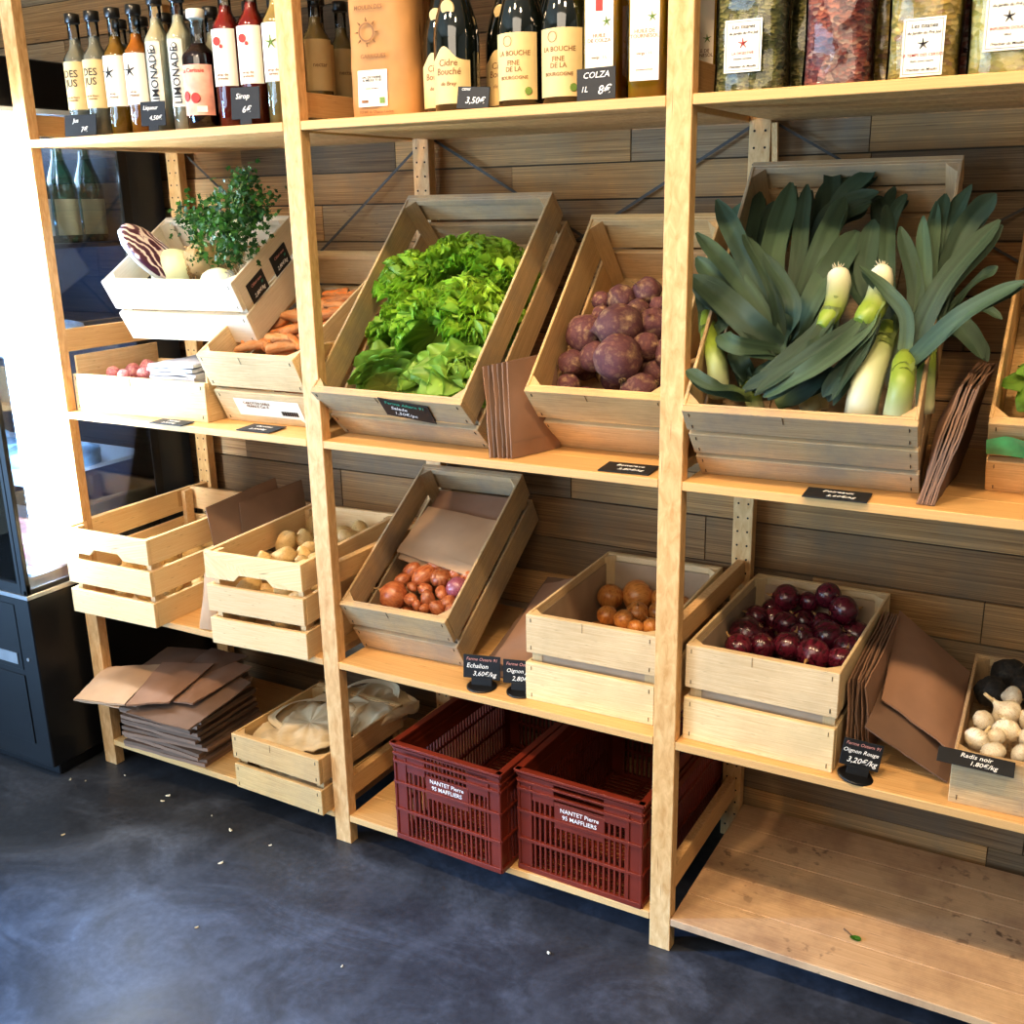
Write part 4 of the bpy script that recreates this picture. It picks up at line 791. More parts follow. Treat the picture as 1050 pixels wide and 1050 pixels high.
def bottle(name,label,x,y,r,h,liq,level,cap='black_cap',lab=None,group=None,neck=.42,sq=0,z=None,yaw=0,shoulder=.62,caprad=None,glassm='clearglass',capname='cap',rn=None,taper=.14):
    o=thing(name,label,'bottle',(x,y,ZA if z is None else z),(0,0,yaw),group)
    rn=rn or r*neck; hs=h*shoulder; hn=h*(shoulder+taper)
    prof=[(r*.9,.0005),(r,.004),(r,hs*.5),(r,hs)]
    for k in range(1,7):
        t=k/6; prof.append((r+(rn-r)*(.5-.5*math.cos(PI*t)),hs+(hn-hs)*t))
    prof+= [(rn,h*.925),(rn*1.12,h*.93),(rn*1.12,h*.94)]
    if glassm=='clearglass':
        MB().lathe(prof,28,sq=sq,cap=True).build('glass_body',M['clearglass'],o)
        lp=[(a*.94,zz+.003 if k==0 else zz) for k,(a,zz) in enumerate(prof) if zz<h*level]; lp.append((lp[-1][0]*.98,h*level))
        MB().lathe(lp,28,sq=sq).build('liquid',M[liq],o)
    else: MB().lathe(prof,28,sq=sq).build('glass_body',M[glassm],o)
    rc=caprad or rn*1.32
    MB().lathe([(rc*.93,h*.925),(rc,h*.93),(rc,h*.995),(rc*.93,h)],20).build(capname,M[cap],o)
    return o
def blabel(o,r,ang,z0,z1,mat='paper',lines=(),art=None,top=None,flat=0,shear=0):
    p=patch('label',M[mat],o,r+.0008,ang,z0,z1,top,flat=flat)
    for (t,s,zz,mt,*xx) in lines:
        if flat: text(t,s,M[mt],p,FRONT(xx[0] if xx else 0,-r-.0012,zz),shear=shear)
        else: text(t,s,M[mt],p,Matrix.Translation((0,0,zz)),bend=r+.0013,shear=shear)
    return p
def disc(parent,name,mat,r,x,y,z,sx=1,sz=1):
    mb=MB(); mb.lathe([(r,0),(r,.0006)],16,Matrix.Translation((x,y,z))@Matrix.Rotation(PI/2,4,'X')@Matrix.Diagonal((sx,sz,1,1))); return mb.build(name,M[mat],parent)
def sprig(parent,mat,x,z,y,s=.012):
    mb=MB()
    for k in range(5):
        a=k*1.25+.4; mb.tube([(x,y,z),(x+s*math.cos(a),y,z+s*math.sin(a))],[s*.18,s*.05],5)
    return mb.build('printed_motif',M[mat],parent)
yl=R(12)
bs=[('clear bottle with grey handwritten-style label, first from the left on the top shelf',.149,'clearliq',.80),('clear bottle with grey handwritten-style label, second from the left on the top shelf',.213,'clearliq',.80),
('amber bottle with white twig-drawing label, third from the left on the top shelf',.280,'olive',.78),('amber bottle with white twig-drawing label, fourth from the left on the top shelf',.346,'amber',.78)]
for i,(lb,x,lq,lev) in enumerate(bs):
    o=bottle('glass_bottle',lb,x,.075,.030,.268,lq,lev,yaw=yl)
    if i<2: blabel(o,.030,R(125),.062,.165,'cream',(('DES\nJUS',.022,.128,'black_ink'),('eau de fleurs\nartisanale',.0065,.085,'brown_ink')))
    else:
        p=blabel(o,.030,R(125),.062,.168,'paper',(('sirop\nartisanal',.008,.085,'brown_ink'),)); sprig(p,'black_ink',-.004,.132,-.0312,.014)
for i,(lb,x) in enumerate((('tall cloudy lemonade bottle with narrow vertical label, left one of the pair',.412),('tall cloudy lemonade bottle with narrow vertical label, right one of the pair',.478))):
    o=bottle('lemonade_bottle',lb,x,.075,.030,.282,'frost',.83,yaw=R(20),shoulder=.66)
    p=patch('label',M['paper'],o,.0308,R(62),.05,.185)
    text('LIMONADE',.026,M['black_ink'],p,Matrix.Translation((0,0,.118))@Matrix.Rotation(-PI/2,4,'Y')@Matrix.Translation((0,0,0)),bend=None) if False else None
    t=text('LIMONADE',.024,M['black_ink'],p,FRONT(0,-.0335,.113)@Matrix.Rotation(PI/2,4,'Z'),xs=.95)
    disc(p,'emblem','black_ink',.006,0,-.0322,.172); disc(p,'emblem_centre','paper',.004,0,-.0328,.172)
o=bottle('cherry_juice_bottle','dark cherry juice bottle with white cap and pink fruit label',.544,.06,.036,.238,'cherry',.72,cap='white_cap',yaw=R(14),neck=.40,shoulder=.60)
p=blabel(o,.036,R(140),.028,.128,simple('x','#f0c8b4').name and 'paper',())
M['pinklab']=simple('pink_label','#eda890',.5,var=.25,scale=30)
p.data.materials[0]=M['pinklab']
text('La Cerisaie',.012,M['red_ink'],p,Matrix.Translation((0,0,.116)),bend=.0376)
for a,zz in ((-.5,.066),(.12,.062)):
    m4=Matrix.Rotation(a,4,'Z')@Matrix.Translation((0,-.0372,zz))@Matrix.Rotation(PI/2,4,'X'); MB().lathe([(.0105,0),(.009,.0006)],16,m4).build('printed_cherry',M['red_ink'],p)
m4=Matrix.Rotation(.45,4,'Z'); MB().box(-.011,.011,-.0376,-.0371,.034,.046,m4,tint=1).build('barcode_patch',M['paper'],p)
for i,(lb,x) in enumerate((('red syrup bottle with red fruit on a white label, left one of the pair',.618),('red syrup bottle with red fruit on white label, right one, behind the slate tag',.688))):
    o=bottle('syrup_bottle',lb,x,.07,.031,.298,'redliq',.80,yaw=yl,shoulder=.64)
    p=blabel(o,.031,R(120),.082,.192,'paper',(('sirop de\ngrenade',.008,.10,'brown_ink'),))
    disc(p,'printed_fruit','red_ink',.0085,-.006,-.0322,.168); disc(p,'printed_fruit','red_ink',.004,.003,-.0324,.158)
o=bottle('syrup_bottle','pale syrup bottle with white label, half hidden by the second post',.755,.07,.031,.298,'palegold',.80,yaw=yl,shoulder=.64)
p=blabel(o,.031,R(120),.082,.192,'paper',(('sirop de\nsureau',.008,.10,'brown_ink'),)); sprig(p,'green_ink',0,.155,-.0322,.014)
back=[(.20,'clearliq'),(.27,'amber'),(.345,'amber'),(.415,'frost'),(.485,'frost'),(.60,'palegold'),(.67,'palegold')]
for x,lq in back: bottle('glass_bottle','capped bottle in the second row, behind the front bottles of the top shelf',x,.165,.030,.262,lq,.8,group='second row bottles on the top left shelf')
for i,(x,y) in enumerate(((.735,.225),(.782,.235),(.73,.31))):
    o=bottle('glass_bottle',['cream-labelled clear bottle left of the second post, seen past its crosspiece','cream-labelled clear bottle right beside the second post crosspiece','cream-labelled clear bottle deepest behind the second post crosspiece'][i],x if i!=1 else .775,y if i!=1 else .165,.030,.268,'palegold',.8,yaw=R(50))
    blabel(o,.030,R(130),.07,.17,'cream',(('nectar',.012,.12,'brown_ink'),))
# cider
def cider(lb,x,y,kind,yaw=R(8)):
    o=bottle('cider_bottle',lb,x,y,.0425,.315,'',0,glassm='darkglass',neck=.36,shoulder=.40,taper=.40,yaw=yaw,cap='black_cap',rn=.0145)
    if kind=='peak':
        p=blabel(o,.0425,R(115),.014,.088,'cream',(('Cidre\nBouché',.0165,.076,'brown_ink'),('de Bray',.010,.048,'brown_ink')),top=lambda u:.024*math.exp(-((u-.42)/.22)**2),shear=.1)
        m4=Matrix.Translation((0,-.0345,.176))@Matrix.Rotation(PI/2+.28,4,'X'); MB().lathe([(.0135,-.001),(.0135,.001),(.011,.0016)],24,m4).build('neck_medal',M['cream'],o)
    else:
        p=blabel(o,.0425,R(118),.012,.122,'cream',(('LA BOUCHE',.0115,.088,'brown_ink'),('FINE\nDE LA',.0115,.067,'brown_ink'),('BOURGOGNE',.0085,.048,'brown_ink')))
        m4=Matrix.Rotation(-.25,4,'Z')@Matrix.Translation((0,-.0438,.108))@Matrix.Rotation(PI/2,4,'X')
        mb=MB(); mb.grid(lambda u,v:m4@Vector(((.0078+.0012*v)*math.cos(2*PI*u),(.0078+.0012*v)*math.sin(2*PI*u),0)),20,1); mb.build('printed_ring',M['brown_ink'],p)
        m4=Matrix.Rotation(.62,4,'Z')@Matrix.Translation((0,-.0438,.026))@Matrix.Rotation(PI/2,4,'X'); MB().lathe([(.007,0),(.006,.0005)],12,m4).build('printed_seal',M['green_ink'],p)
cider('cider bottle with humped cream label, leftmost and partly hidden behind its twin',1.118,.125,'peak')
cider('cider bottle with humped cream label, standing in front with the 3,50 price tag',1.180,.068,'peak')
cider('cider bottle with gold neck medal, half hidden behind the humped-label pair',1.235,.165,'peak')
cider('dark cider bottle with straight cream label, left one of the pair',1.320,.062,'flat')
cider('dark cider bottle with straight cream label, right one, beside the oil',1.408,.062,'flat')
for x in (1.33,1.42): cider('dark cider bottle in the second row behind the straight-label pair',x,.17,'flat')
for o in bpy.data.objects:
    if o.get('label','').startswith('dark cider bottle in the second'): o['group']='second row cider bottles'
for lb,x,y,ys in (('golden rapeseed oil bottle with white label above the COLZA price tag',1.482,.066,0),('golden oil bottle with white label nearest the third post',1.565,.064,0),('golden oil bottle in the second row, seen past the third post crosspiece',1.555,.36,0)):
    o=bottle('oil_bottle',lb,x,y,.034,.30,'oil',.85,sq=.6,shoulder=.72,yaw=R(6),cap='black_cap')
    p=blabel(o,.0345,0,.028,.20,'paper',(('HUILE\nDE COLZA' if 'rape' in lb else 'HUILE DE\nTOURNESOL',.0085,.10,'brown_ink'),('vierge - 1 L',.006,.07,'brown_ink'),('pression a froid',.0045,.045,'brown_ink')),flat=.05)
    if 'rape' in lb: MB().box(-.006,.006,-.0362,-.0356,.142,.160,tint=1).build('printed_stamp',M['red_ink'],p)
    sprig(p,'green_ink',.013,.125,-.0362,.008)
# flour bag
m=M['kraft_flour']=simple('flour_sack_paper','#b5844c',.7,var=.12,scale=14,bump=.9)
o=thing('flour_sack','tall brown paper flour sack with round printed emblem and white label',"sack",(1.0,.105,ZA),(0,0,R(6)))
mb=MB()
def sack(u,v,w=.073,t=.045,h=.335,pinch=.2,seed=0,flat=1):
    a=2*PI*u; z=h*v; k=(abs(math.cos(a))**3.2+abs(math.sin(a))**3.2)**(-1/3.2)
    tp=1-pinch*max(0,(v-.72)/.28)**1.3; x=w*k*math.cos(a); y=t*k*math.sin(a)*tp
    n=noise.noise(Vector((x*22,z*16,seed+(1 if y>0 else 0))))*.006+noise.noise(Vector((x*60,z*45,seed)))*.004
    return Vector((x*(1+.02*math.sin(v*9+seed)),y*(1+.0)+n*(-1 if y<0 else 1)*.55,z))
mb.grid(sack,48,34); b=len(mb.v); mb.v+= [(0,0,.001),(0,0,.335)]
for k in range(48): mb.face((k*35,((k+1)%48)*35,b),None); mb.face((k*35+34,((k+1)%48)*35+34,b+1),None)
sk=mb.build('sack_body',m,o)
mb=MB(); mb.grid(lambda u,v:(-.045+.065*u+.002*v,-.0475-.0015*math.sin(u*3),.022+.066*v),8,4); lb=mb.build('label',M['paper'],o)
text('SAC DE FARINE\nde MEULE T110',.0062,M['black_ink'],lb,FRONT(-.012,-.0500,.072)); text('moulue sur pierre',.004,M['brown_ink'],lb,FRONT(-.012,-.0500,.055))
MB().box(-.036,-.022,-.0502,-.0497,.029,.034,tint=1).build('barcode_patch',M['brown_ink'],lb); MB().box(.004,.015,-.0502,-.0497,.027,.038,tint=1).build('organic_mark',M['green_ink'],lb)
text('MOULIN DES',.0105,M['brown_ink'],sk,FRONT(-.012,-.0505,.198),shear=.1); text('GARRIGUES',.0105,M['brown_ink'],sk,FRONT(-.006,-.0505,.112),shear=.1)
text('FERME du Chateau Landon',.0068,M['brown_ink'],sk,FRONT(-.004,-.0500,.012))
m4=Matrix.Translation((-.018,-.0505,.155))@Matrix.Rotation(PI/2,4,'X'); mb=MB(); mb.grid(lambda u,v:m4@Vector(((.014+.003*v)*math.cos(2*PI*u),(.014+.003*v)*math.sin(2*PI*u),0)),24,1); 
for k in range(8): a=k*PI/4; mb.tube([m4@Vector((.019*math.cos(a),.019*math.sin(a),0)),m4@Vector((.026*math.cos(a),.026*math.sin(a),0))],[.0015,.0006],4)
mb.build('printed_emblem',M['brown_ink'],sk)
# tea bags
def teamat(name,cols,scale=55):
    m,nt,b=nmat(name); tc=node(nt,'ShaderNodeTexCoord'); vo=node(nt,'ShaderNodeTexVoronoi',Scale=float(scale)); ns=node(nt,'ShaderNodeTexNoise',Scale=scale*.5,Detail=5.)
    ad=node(nt,'ShaderNodeVectorMath',operation='MULTIPLY_ADD'); lk(nt,tc.outputs['Object'],ad.inputs[0]); ad.inputs[1].default_value=(1,1,1.6); lk(nt,ns.outputs['Color'],ad.inputs[2]); lk(nt,tc.outputs['Object'],ns.inputs[0])
    s2=node(nt,'ShaderNodeVectorMath',operation='SCALE'); s2.inputs['Scale'].default_value=.04; lk(nt,ns.outputs['Color'],s2.inputs[0]); lk(nt,s2.outputs[0],ad.inputs[2]); lk(nt,ad.outputs[0],vo.inputs['Vector'])
    vo.inputs['Scale'].default_value=scale*2.6; s2.inputs['Scale'].default_value=.012
    sp=node(nt,'ShaderNodeSeparateColor'); lk(nt,vo.outputs['Color'],sp.inputs[0]); r=ramp(nt,[(i/(len(cols)-1),hexc(c)) for i,c in enumerate(cols)]); lk(nt,sp.outputs[0],r.inputs[0]); lk(nt,r.outputs[0],b.inputs['Base Color'])
    b.inputs['Roughness'].default_value=.7; b.inputs['Coat Weight'].default_value=.5; b.inputs['Coat Roughness'].default_value=.15
    bp=node(nt,'ShaderNodeBump',Strength=.9,Distance=.006); lk(nt,vo.outputs['Distance'],bp.inputs['Height']); lk(nt,bp.outputs[0],b.inputs['Normal']); return m
M['teagreen']=teamat('dried_green_herbs',['#4a4c28','#7a7a44','#a09a5c','#6a6236','#b4ac78'])
M['teared']=teamat('dried_red_petals',['#5a282a','#96443c','#b8705a','#6e4044','#caa088'],45)
M['teagold']=teamat('dried_golden_flowers',['#b09848','#dcbc68','#a08c40','#ecd48c','#9c6e52'],38)
M['teapale']=teamat('dried_pale_leaves',['#c8b454','#e4d080','#a89c48','#f0e098','#b8964e'],30)
M['cello']=glass('cellophane',(.97,.97,.95),gloss=.0,rough=.05)
def teabag(lb,x,y,w,t,h,mat,seed,motif=None,name=None,labz=(.03,.105),labx=0,labw=.062,group=None,yaw=0):
    o=thing('herbal_tea_bag',lb,'tea bag',(x,y,ZA),(0,0,yaw),group)
    mb=MB(); f=lambda u,v:sack(u,v,w/2,t/2,h,.2,seed)
    mb.grid(f,40,26); b=len(mb.v); mb.v+=[(0,0,.001),(0,0,h)]
    for k in range(40): mb.face((k*27,((k+1)%40)*27,b),None); mb.face((k*27+26,((k+1)%40)*27+26,b+1),None)
    mb.build('dried_contents',M[mat],o)
    mb=MB(); rg=random.Random(seed)
    mb.grid(lambda u,v:sack(u,v,w/2+.003,t/2+.004,h+.03,.25,seed+.5)*1.0,40,26); mb.build('cellophane_wrap',M['cello'],o)
    if name:
        z0,z1=labz; yy=-t/2-.010
        mb=MB(); mb.box(labx-labw/2,labx+labw/2,yy,yy+.0006,z0,z1,tint=1); p=mb.build('label',M['paper'],o)
        fr=MB(); e=.003
        for a in ((labx-labw/2+e,labx+labw/2-e,z1-e-.0006,z1-e),(labx-labw/2+e,labx+labw/2-e,z0+e,z0+e+.0006),(labx-labw/2+e,labx-labw/2+e+.0006,z0+e,z1-e),(labx+labw/2-e-.0006,labx+labw/2-e,z0+e,z1-e)): fr.box(a[0],a[1],yy-.0004,yy-.0001,a[2],a[3],tint=1)
        fr.build('printed_border',M['black_ink'],p); H=z1-z0
        text('Les tisanes',.0085,M['black_ink'],p,FRONT(labx,yy-.0004,z1-H*.14),shear=.2); text('du Jardin du Pré Joli',.0058,M['black_ink'],p,FRONT(labx,yy-.0004,z1-H*.26),shear=.2)
        text(name[0],.0058,M['red_ink'],p,FRONT(labx,yy-.0004,z0+H*.36)); text(name[1],.0042,M['black_ink'],p,FRONT(labx,yy-.0004,z0+H*.26)); text("l'Herbier du Moulin",.0055,M['black_ink'],p,FRONT(labx,yy-.0004,z0+H*.11),shear=.3)
        sprig(p,motif,labx,z0+H*.55,yy-.0008,.008)
    return o
teabag('cellophane bag of dark green herbal tea with a bird label, beside the third post',1.742,.062,.112,.062,.25,'teagreen',1,'red_ink',('LA DIGESTIVE','menthe, verveine'),labz=(.028,.105),labx=-.004,labw=.06)
teabag('cellophane bag of dark red dried petals, no label showing',1.878,.066,.10,.06,.25,'teared',2)
teabag('cellophane bag of golden dried flowers with a label near its foot',2.003,.062,.098,.06,.25,'teagold',3,'black_ink',('LE TEMPS DES CERISES','thym, souci, mauve'),labz=(.004,.083),labx=.004,labw=.058)
teabag('cellophane bag of pale yellow leaves with label set high, at the right edge',2.125,.062,.118,.06,.25,'teapale',4,'black_ink',('INFUSION DOUCE','tilleul'),labz=(.03,.11),labx=-.006,labw=.062)
for x,mt,s in ((1.775,'teagreen',5),(1.90,'teagold',6),(2.03,'teared',7),(2.15,'teapale',8)): teabag('unlabelled tea bag standing in the second row behind the front bags',x,.17,.10,.055,.24,mt,s,group='second row of tea bags')

# ------------------------------------------------------------------ chalk tags
def tagboard(lb,M4,w,h,lines,name='price_tag',foot=None,grp=None,th=.002):
    o=thing(name,lb,'price tag',group=grp); o.matrix_world=M4
    mb=MB(); mb.box(-w/2,w/2,0,th,0,h,tint=1); p=mb.build('slate_panel',M['chalk'],o,.0004)
    for t,s,x,z,mt in lines: text(t,s,M[mt],o,FRONT(x,-.0006,z),shear=.25,name='chalk_writing')
    if foot=='disc':
        mb=MB(); mb.lathe([(.033,0),(.033,.003),(.030,.0042)],32,Euler((R(6),0,0)).to_matrix().to_4x4()@Matrix.Translation((0,.0,-foot_h))); mb.build('base_disc',M['black_plastic'],o)
        MB().box(-w*.28,w*.28,-.001,th,-foot_h,.001,tint=1).build('stem_panel',M['chalk'],o,.0003)
    if foot=='stem': MB().box(-w*.2,w*.2,0,th,-foot_h,.001,tint=1).build('stem_panel',M['chalk'],o,.0003)
    return o
foot_h=.012
def TM(x,y,z,rx=0,ry=0,rz=0): return Matrix.Translation((x,y,z))@Euler((rx,ry,rz)).to_matrix().to_4x4()
tagboard('small slate price tag leaning before the two leftmost clear bottles',TM(.205,.012,ZA+.001,R(-8),R(0),R(12)),.085,.047,(('Jus',.013,-.012,.034,'white_ink'),('7€',.016,.010,.014,'white_ink')))
tagboard('slate price tag standing between the amber and lemonade bottles',TM(.437,.014,ZA+foot_h,R(-5),0,R(12)),.062,.05,(('Liqueur',.012,-.006,.037,'white_ink'),('4,50€',.013,.006,.016,'white_ink')),foot='stem')
tagboard('slate price tag reading Sirop 6€ before the red syrup bottles',TM(.702,.014,ZA+foot_h,R(-5),0,R(12)),.066,.062,(('Sirop',.015,-.006,.044,'white_ink'),('6€',.018,.002,.018,'white_ink')),foot='stem')
tagboard('black price tag 3,50€ leaning on the front humped-label cider bottle',TM(1.245,.010,ZA+.001,R(-8),R(4),R(8)),.062,.038,(('CIDRE',.006,-.015,.033,'white_ink'),('3,50€',.016,.004,.014,'white_ink')))
tagboard('black price tag reading COLZA 1L 8€ at the foot of the oil bottle',TM(1.490,.010,ZA+.001,R(-6),R(-2),R(8)),.068,.052,(('COLZA',.014,.000,.040,'white_ink'),('1L',.013,-.021,.018,'white_ink'),('8€',.020,.014,.015,'white_ink')))
# on the lettuce crate
loc,rot=root_pose('lettuce'); base=Matrix.Translation(loc)@Euler(rot).to_matrix().to_4x4(); p=CR['lettuce']
tagboard('slate price tag reading Salade 1,50€ clipped on the lettuce crate front',base@Matrix.Translation((.228,-.003,p[8]-.066))@Euler((0,R(9),0)).to_matrix().to_4x4(),.115,.062,(('Ferme Aftern 91',.0135,.0,.050,'teal_ink'),('Salade',.015,-.018,.033,'white_ink'),('1,50€/pc',.015,-.008,.015,'white_ink')))
FLAT=R(-88)
tagboard('slate price tag lying flat before the beetroot crate',TM(1.547,.008,ZB+.003,FLAT,0,R(3)),.10,.062,(('Betterave',.014,0,.042,'white_ink'),('2,80€/kg',.014,.008,.018,'white_ink'),))
tagboard('slate price tag lying flat before the leek crate',TM(1.932,-.012,ZB+.003,FLAT,0,R(2)),.105,.055,(('Poireaux',.014,0,.038,'white_ink'),('2,60€/kg',.013,.008,.015,'white_ink')))
tagboard('slate price tag lying flat at the shelf edge before the carrot crate',TM(.652,.004,ZB+.003,FLAT,0,R(2)),.095,.062,(('Carottes',.013,0,.042,'white_ink'),('2,20€/kg',.013,0,.018,'white_ink')))
tagboard('slate price tag lying flat at the shelf edge before the low left crate',TM(.405,-.020,ZB+.003,FLAT,0,R(2)),.10,.045,(('Navets',.013,0,.03,'white_ink'),('3,20€/kg',.012,0,.012,'white_ink')))
foot_h=.018
tagboard('slate price tag on a round black foot, left one before the brown bags',TM(1.211,.040,ZC+foot_h,R(-6),0,R(14)),.082,.052,(('Ferme Ostern 91',.0098,0,.043,'pink_ink'),('Echalion',.0145,-.01,.028,'white_ink'),('3,60€/kg',.0145,.006,.011,'white_ink')),foot='disc')
tagboard('slate price tag on a round black foot, beside the yellow onion crate',TM(1.300,.056,ZC+foot_h,R(-6),0,R(14)),.082,.052,(('Ferme Ostern 91',.0098,0,.043,'pink_ink'),('Oignon Jaune',.0125,0,.028,'white_ink'),('2,80€/kg',.0145,.004,.011,'white_ink')),foot='disc')
tagboard('slate price tag reading Oignon Rouge 3,20 on a round black foot',TM(1.998,.030,ZC+foot_h,R(-8),R(9),R(14)),.068,.050,(('Ferme Ostern 91',.0085,0,.042,'pink_ink'),('Oignon Rouge',.0105,-.002,.029,'white_ink'),('3,20€/kg',.0145,.003,.012,'white_ink')),foot='disc')
tagboard('slate price tag reading Radis noir on the garlic crate front edge',TM(2.188,-.012,ZC+.088,R(-62),R(3),R(4)),.118,.030,(('Radis noir',.012,.0,.021,'white_ink'),('1,80€/kg',.012,.012,.008,'white_ink')))
loc,rot=root_pose('celery'); base=Matrix.Translation(loc)@Euler(rot).to_matrix().to_4x4(); p=CR['celery']
SIDE=Matrix.Rotation(PI/2,4,'Z')
for i,(yy,lb) in enumerate(((.075,'slate price tag on the outer right side of the celeriac crate, nearest the front'),(.185,'slate price tag high on the outer right side of the celeriac crate, farther back'))):
    tagboard(lb,base@Matrix.Translation((p[6]+.003,yy,.082))@SIDE,.072,.05,(('Céleri rave',.010,0,.038,'pink_ink'),('91',.009,.02,.026,'teal_ink'),('2,80€/kg',.013,0,.013,'white_ink')))
# sticker on the carrot crate
loc,rot=root_pose('carrot'); base=Matrix.Translation(loc)@Euler(rot).to_matrix().to_4x4()
o=thing('paper_sticker','torn white paper sticker with barcode on the carrot crate lower slat','sticker'); o.matrix_world=base@Matrix.Translation((.145,-.0008,.046))
mb=MB(); mb.grid(lambda u,v:(-.095+.19*u,-.0006,-.024+.048*v-(.012 if u>.93 else 0)*(1-v)),14,3); s=mb.build('paper',M['paper'],o)
mb=MB()
for k in range(22): mb.box(.035+k*.0022,.036+k*.0022+(.0006 if k%3 else 0),-.0016,-.0009,-.016,-.004,tint=1)
mb.build('barcode',M['black_ink'],s); text('CAROTTES SABLE\nFRANCE Cat. II',.010,M['brown_ink'],s,FRONT(-.03,-.0012,.008))

# ------------------------------------------------------------------ paper bags
def sheet(name,lb,quad,mat='kraft',cat='paper bag',group=None,th=.003,bulge=.006,seed=0,nu=12,nv=12,fold=True,serr=True):
    a,b,c,d=[Vector(q) for q in quad]; nrm=((b-a).cross(d-a)).normalized()
    o=thing(name,lb,cat,tuple((a+b+c+d)/4),(0,0,0),group); cen=(a+b+c+d)/4
    def base(u,v):
        p=(a*(1-u)+b*u)*(1-v)+(d*(1-u)+c*u)*v-cen
        return p+nrm*(bulge*math.sin(PI*u)*math.sin(PI*v)+.004*noise.noise(Vector((u*2.5,v*2.5,seed)))+.0015*noise.noise(Vector((u*9,v*9,seed+3))))
    mb=MB(); mb.grid(base,nu,nv); mb.grid(lambda u,v:base(v,u)-nrm*th,nv,nu)
    for f,g_ in ((lambda t:(t,0),1),(lambda t:(1,t),1),(lambda t:(1-t,1),1),(lambda t:(0,1-t),1)):
        mb.grid(lambda u,v,f=f:base(*f(u))-nrm*th*v,nu,1)
    mb.build('bag_body',M[mat],o)
    if fold:
        f=MB(); f.grid(lambda u,v:base(u,.0+.16*v)+nrm*(.0012+.0006*v),nu,2); f.grid(lambda u,v:base(v,.16*u)+nrm*.0007,2,nu); f.build('folded_flap',M[mat],o)
    return o
V=Vector
def off(q,d): return [tuple(V(p)+V(d)) for p in q]
# between lettuce and beetroot crates: upright stack
for k in range(6):
    t=k/5; x=1.272+.034*t
    q=[(x-.008*(1-t),.012+.01*t,ZB+.001),(x+.030+.012*t,.15,ZB+.001),(x+.018+.006*t,.165,ZB+.185+.006*t),(x-.036+.02*t,.04,ZB+.175+.012*t)]
    sheet('paper_bag',['brown paper bag curling outward, leftmost of the upright stack by the beetroots','brown paper bag inside the upright stack by the beetroots','','','','brown paper bag with its flat face showing, rightmost of the stack by the beetroots'][k] or 'brown paper bag inside the upright stack by the beetroots',q,'kraft_dark' if k in (1,3) else 'kraft',bulge=.012,seed=k,group='upright brown bags by the beetroots' if 0<k<5 else None)
# between leek crate and right crate
for k in range(8):
    t=k/7; dx=.028*t
    q=[(2.058+dx*.9,.02,ZB+.001),(2.062+dx*.9,.24,ZB+.001),(2.105+dx,.26,ZB+.20),(2.103+dx,.035,ZB+.192+.004*math.sin(k*2))]
    sheet('paper_bag','brown paper bag in the tall leaning stack between the leek crate and the right-edge crate' if 0<k<7 else ('brown paper bag facing the leek crate, first of the tall leaning stack' if k==0 else 'outermost brown paper bag of the tall leaning stack, next to the right-edge crate'),q,'kraft_dark' if k%2 else 'kraft',bulge=-.018,seed=20+k,fold=False,th=.0028,group='tall leaning brown bags right of the leeks' if 0<k<7 else None)
# beside the red onion crate
for k in range(7):
    t=k/6; dx=.030*t
    q=[(1.972+dx,.055+.01*k,ZC+.001),(1.972+dx,.36,ZC+.001),(1.966+dx,.38,ZC+.185),(1.964+dx,.075+.012*(k%3),ZC+.155+.006*(k%2))]
    sheet('paper_bag','dark brown paper bag in the upright stack against the red onion crate',q,'kraft_dark' if k%2 else 'kraft',bulge=.006,seed=40+k,fold=False,th=.0025,group='upright brown bags against the red onion crate')
sheet('paper_bag','large brown paper bag lying askew on top, between the red onions and the garlic',[(2.012,.13,ZC+.112),(2.148,.11,ZC+.045),(2.135,.37,ZC+.09),(1.990,.41,ZC+.182)],'kraft',bulge=.022,seed=50,fold=False)
sheet('paper_bag','large brown paper bag underneath, its corner reaching the shelf by the garlic crate',[(2.000,.055,ZC+.088),(2.142,.075,ZC+.004),(2.146,.30,ZC+.035),(2.004,.26,ZC+.12)],'kraft_dark',bulge=.014,seed=51,fold=False)
# between the pine crates
sheet('paper_bag','dark brown paper bag leaning between the two new pine crates, front one',[(.405,.10,.62),(.43,.34,.645),(.345,.40,.76),(.325,.155,.735)],'kraft_dark',bulge=.006,seed=60)
sheet('paper_bag','dark brown paper bag leaning between the two new pine crates, the one behind',[(.43,.17,.62),(.455,.40,.65),(.385,.46,.745),(.36,.24,.73)],'kraft_dark',bulge=.006,seed=61)
sheet('paper_bag','small tan paper bag standing low in the gap between the pine crates',[(.425,.0,ZC+.002),(.468,.01,ZC+.002),(.470,.03,ZC+.15),(.43,.03,ZC+.14)],'kraft_pale',bulge=.006,seed=62)
# inside the shallot crate (crate coordinates)
def lq(cr,q): return [tuple(l2w(cr,p)) for p in q]
sheet('folded_paper_bag','tan folded paper bag covering the back of the shallots, its creased edge lifted',lq('shallot',[(.03,.205,.115),(.245,.165,.115),(.262,.345,.105),(.04,.36,.112)]),'kraft_pale',bulge=.014,seed=70)
sheet('folded_paper_bag','darker folded paper bag behind the tan one in the shallot crate',lq('shallot',[(.035,.30,.085),(.262,.30,.085),(.262,.43,.095),(.035,.43,.095)]),'kraft',bulge=.004,seed=71)
sheet('folded_paper_bag','small tan paper bag tucked under the big folded one in the shallot crate',lq('shallot',[(.035,.195,.103),(.13,.175,.10),(.14,.30,.095),(.04,.32,.095)]),'kraft_pale',bulge=.004,seed=72)
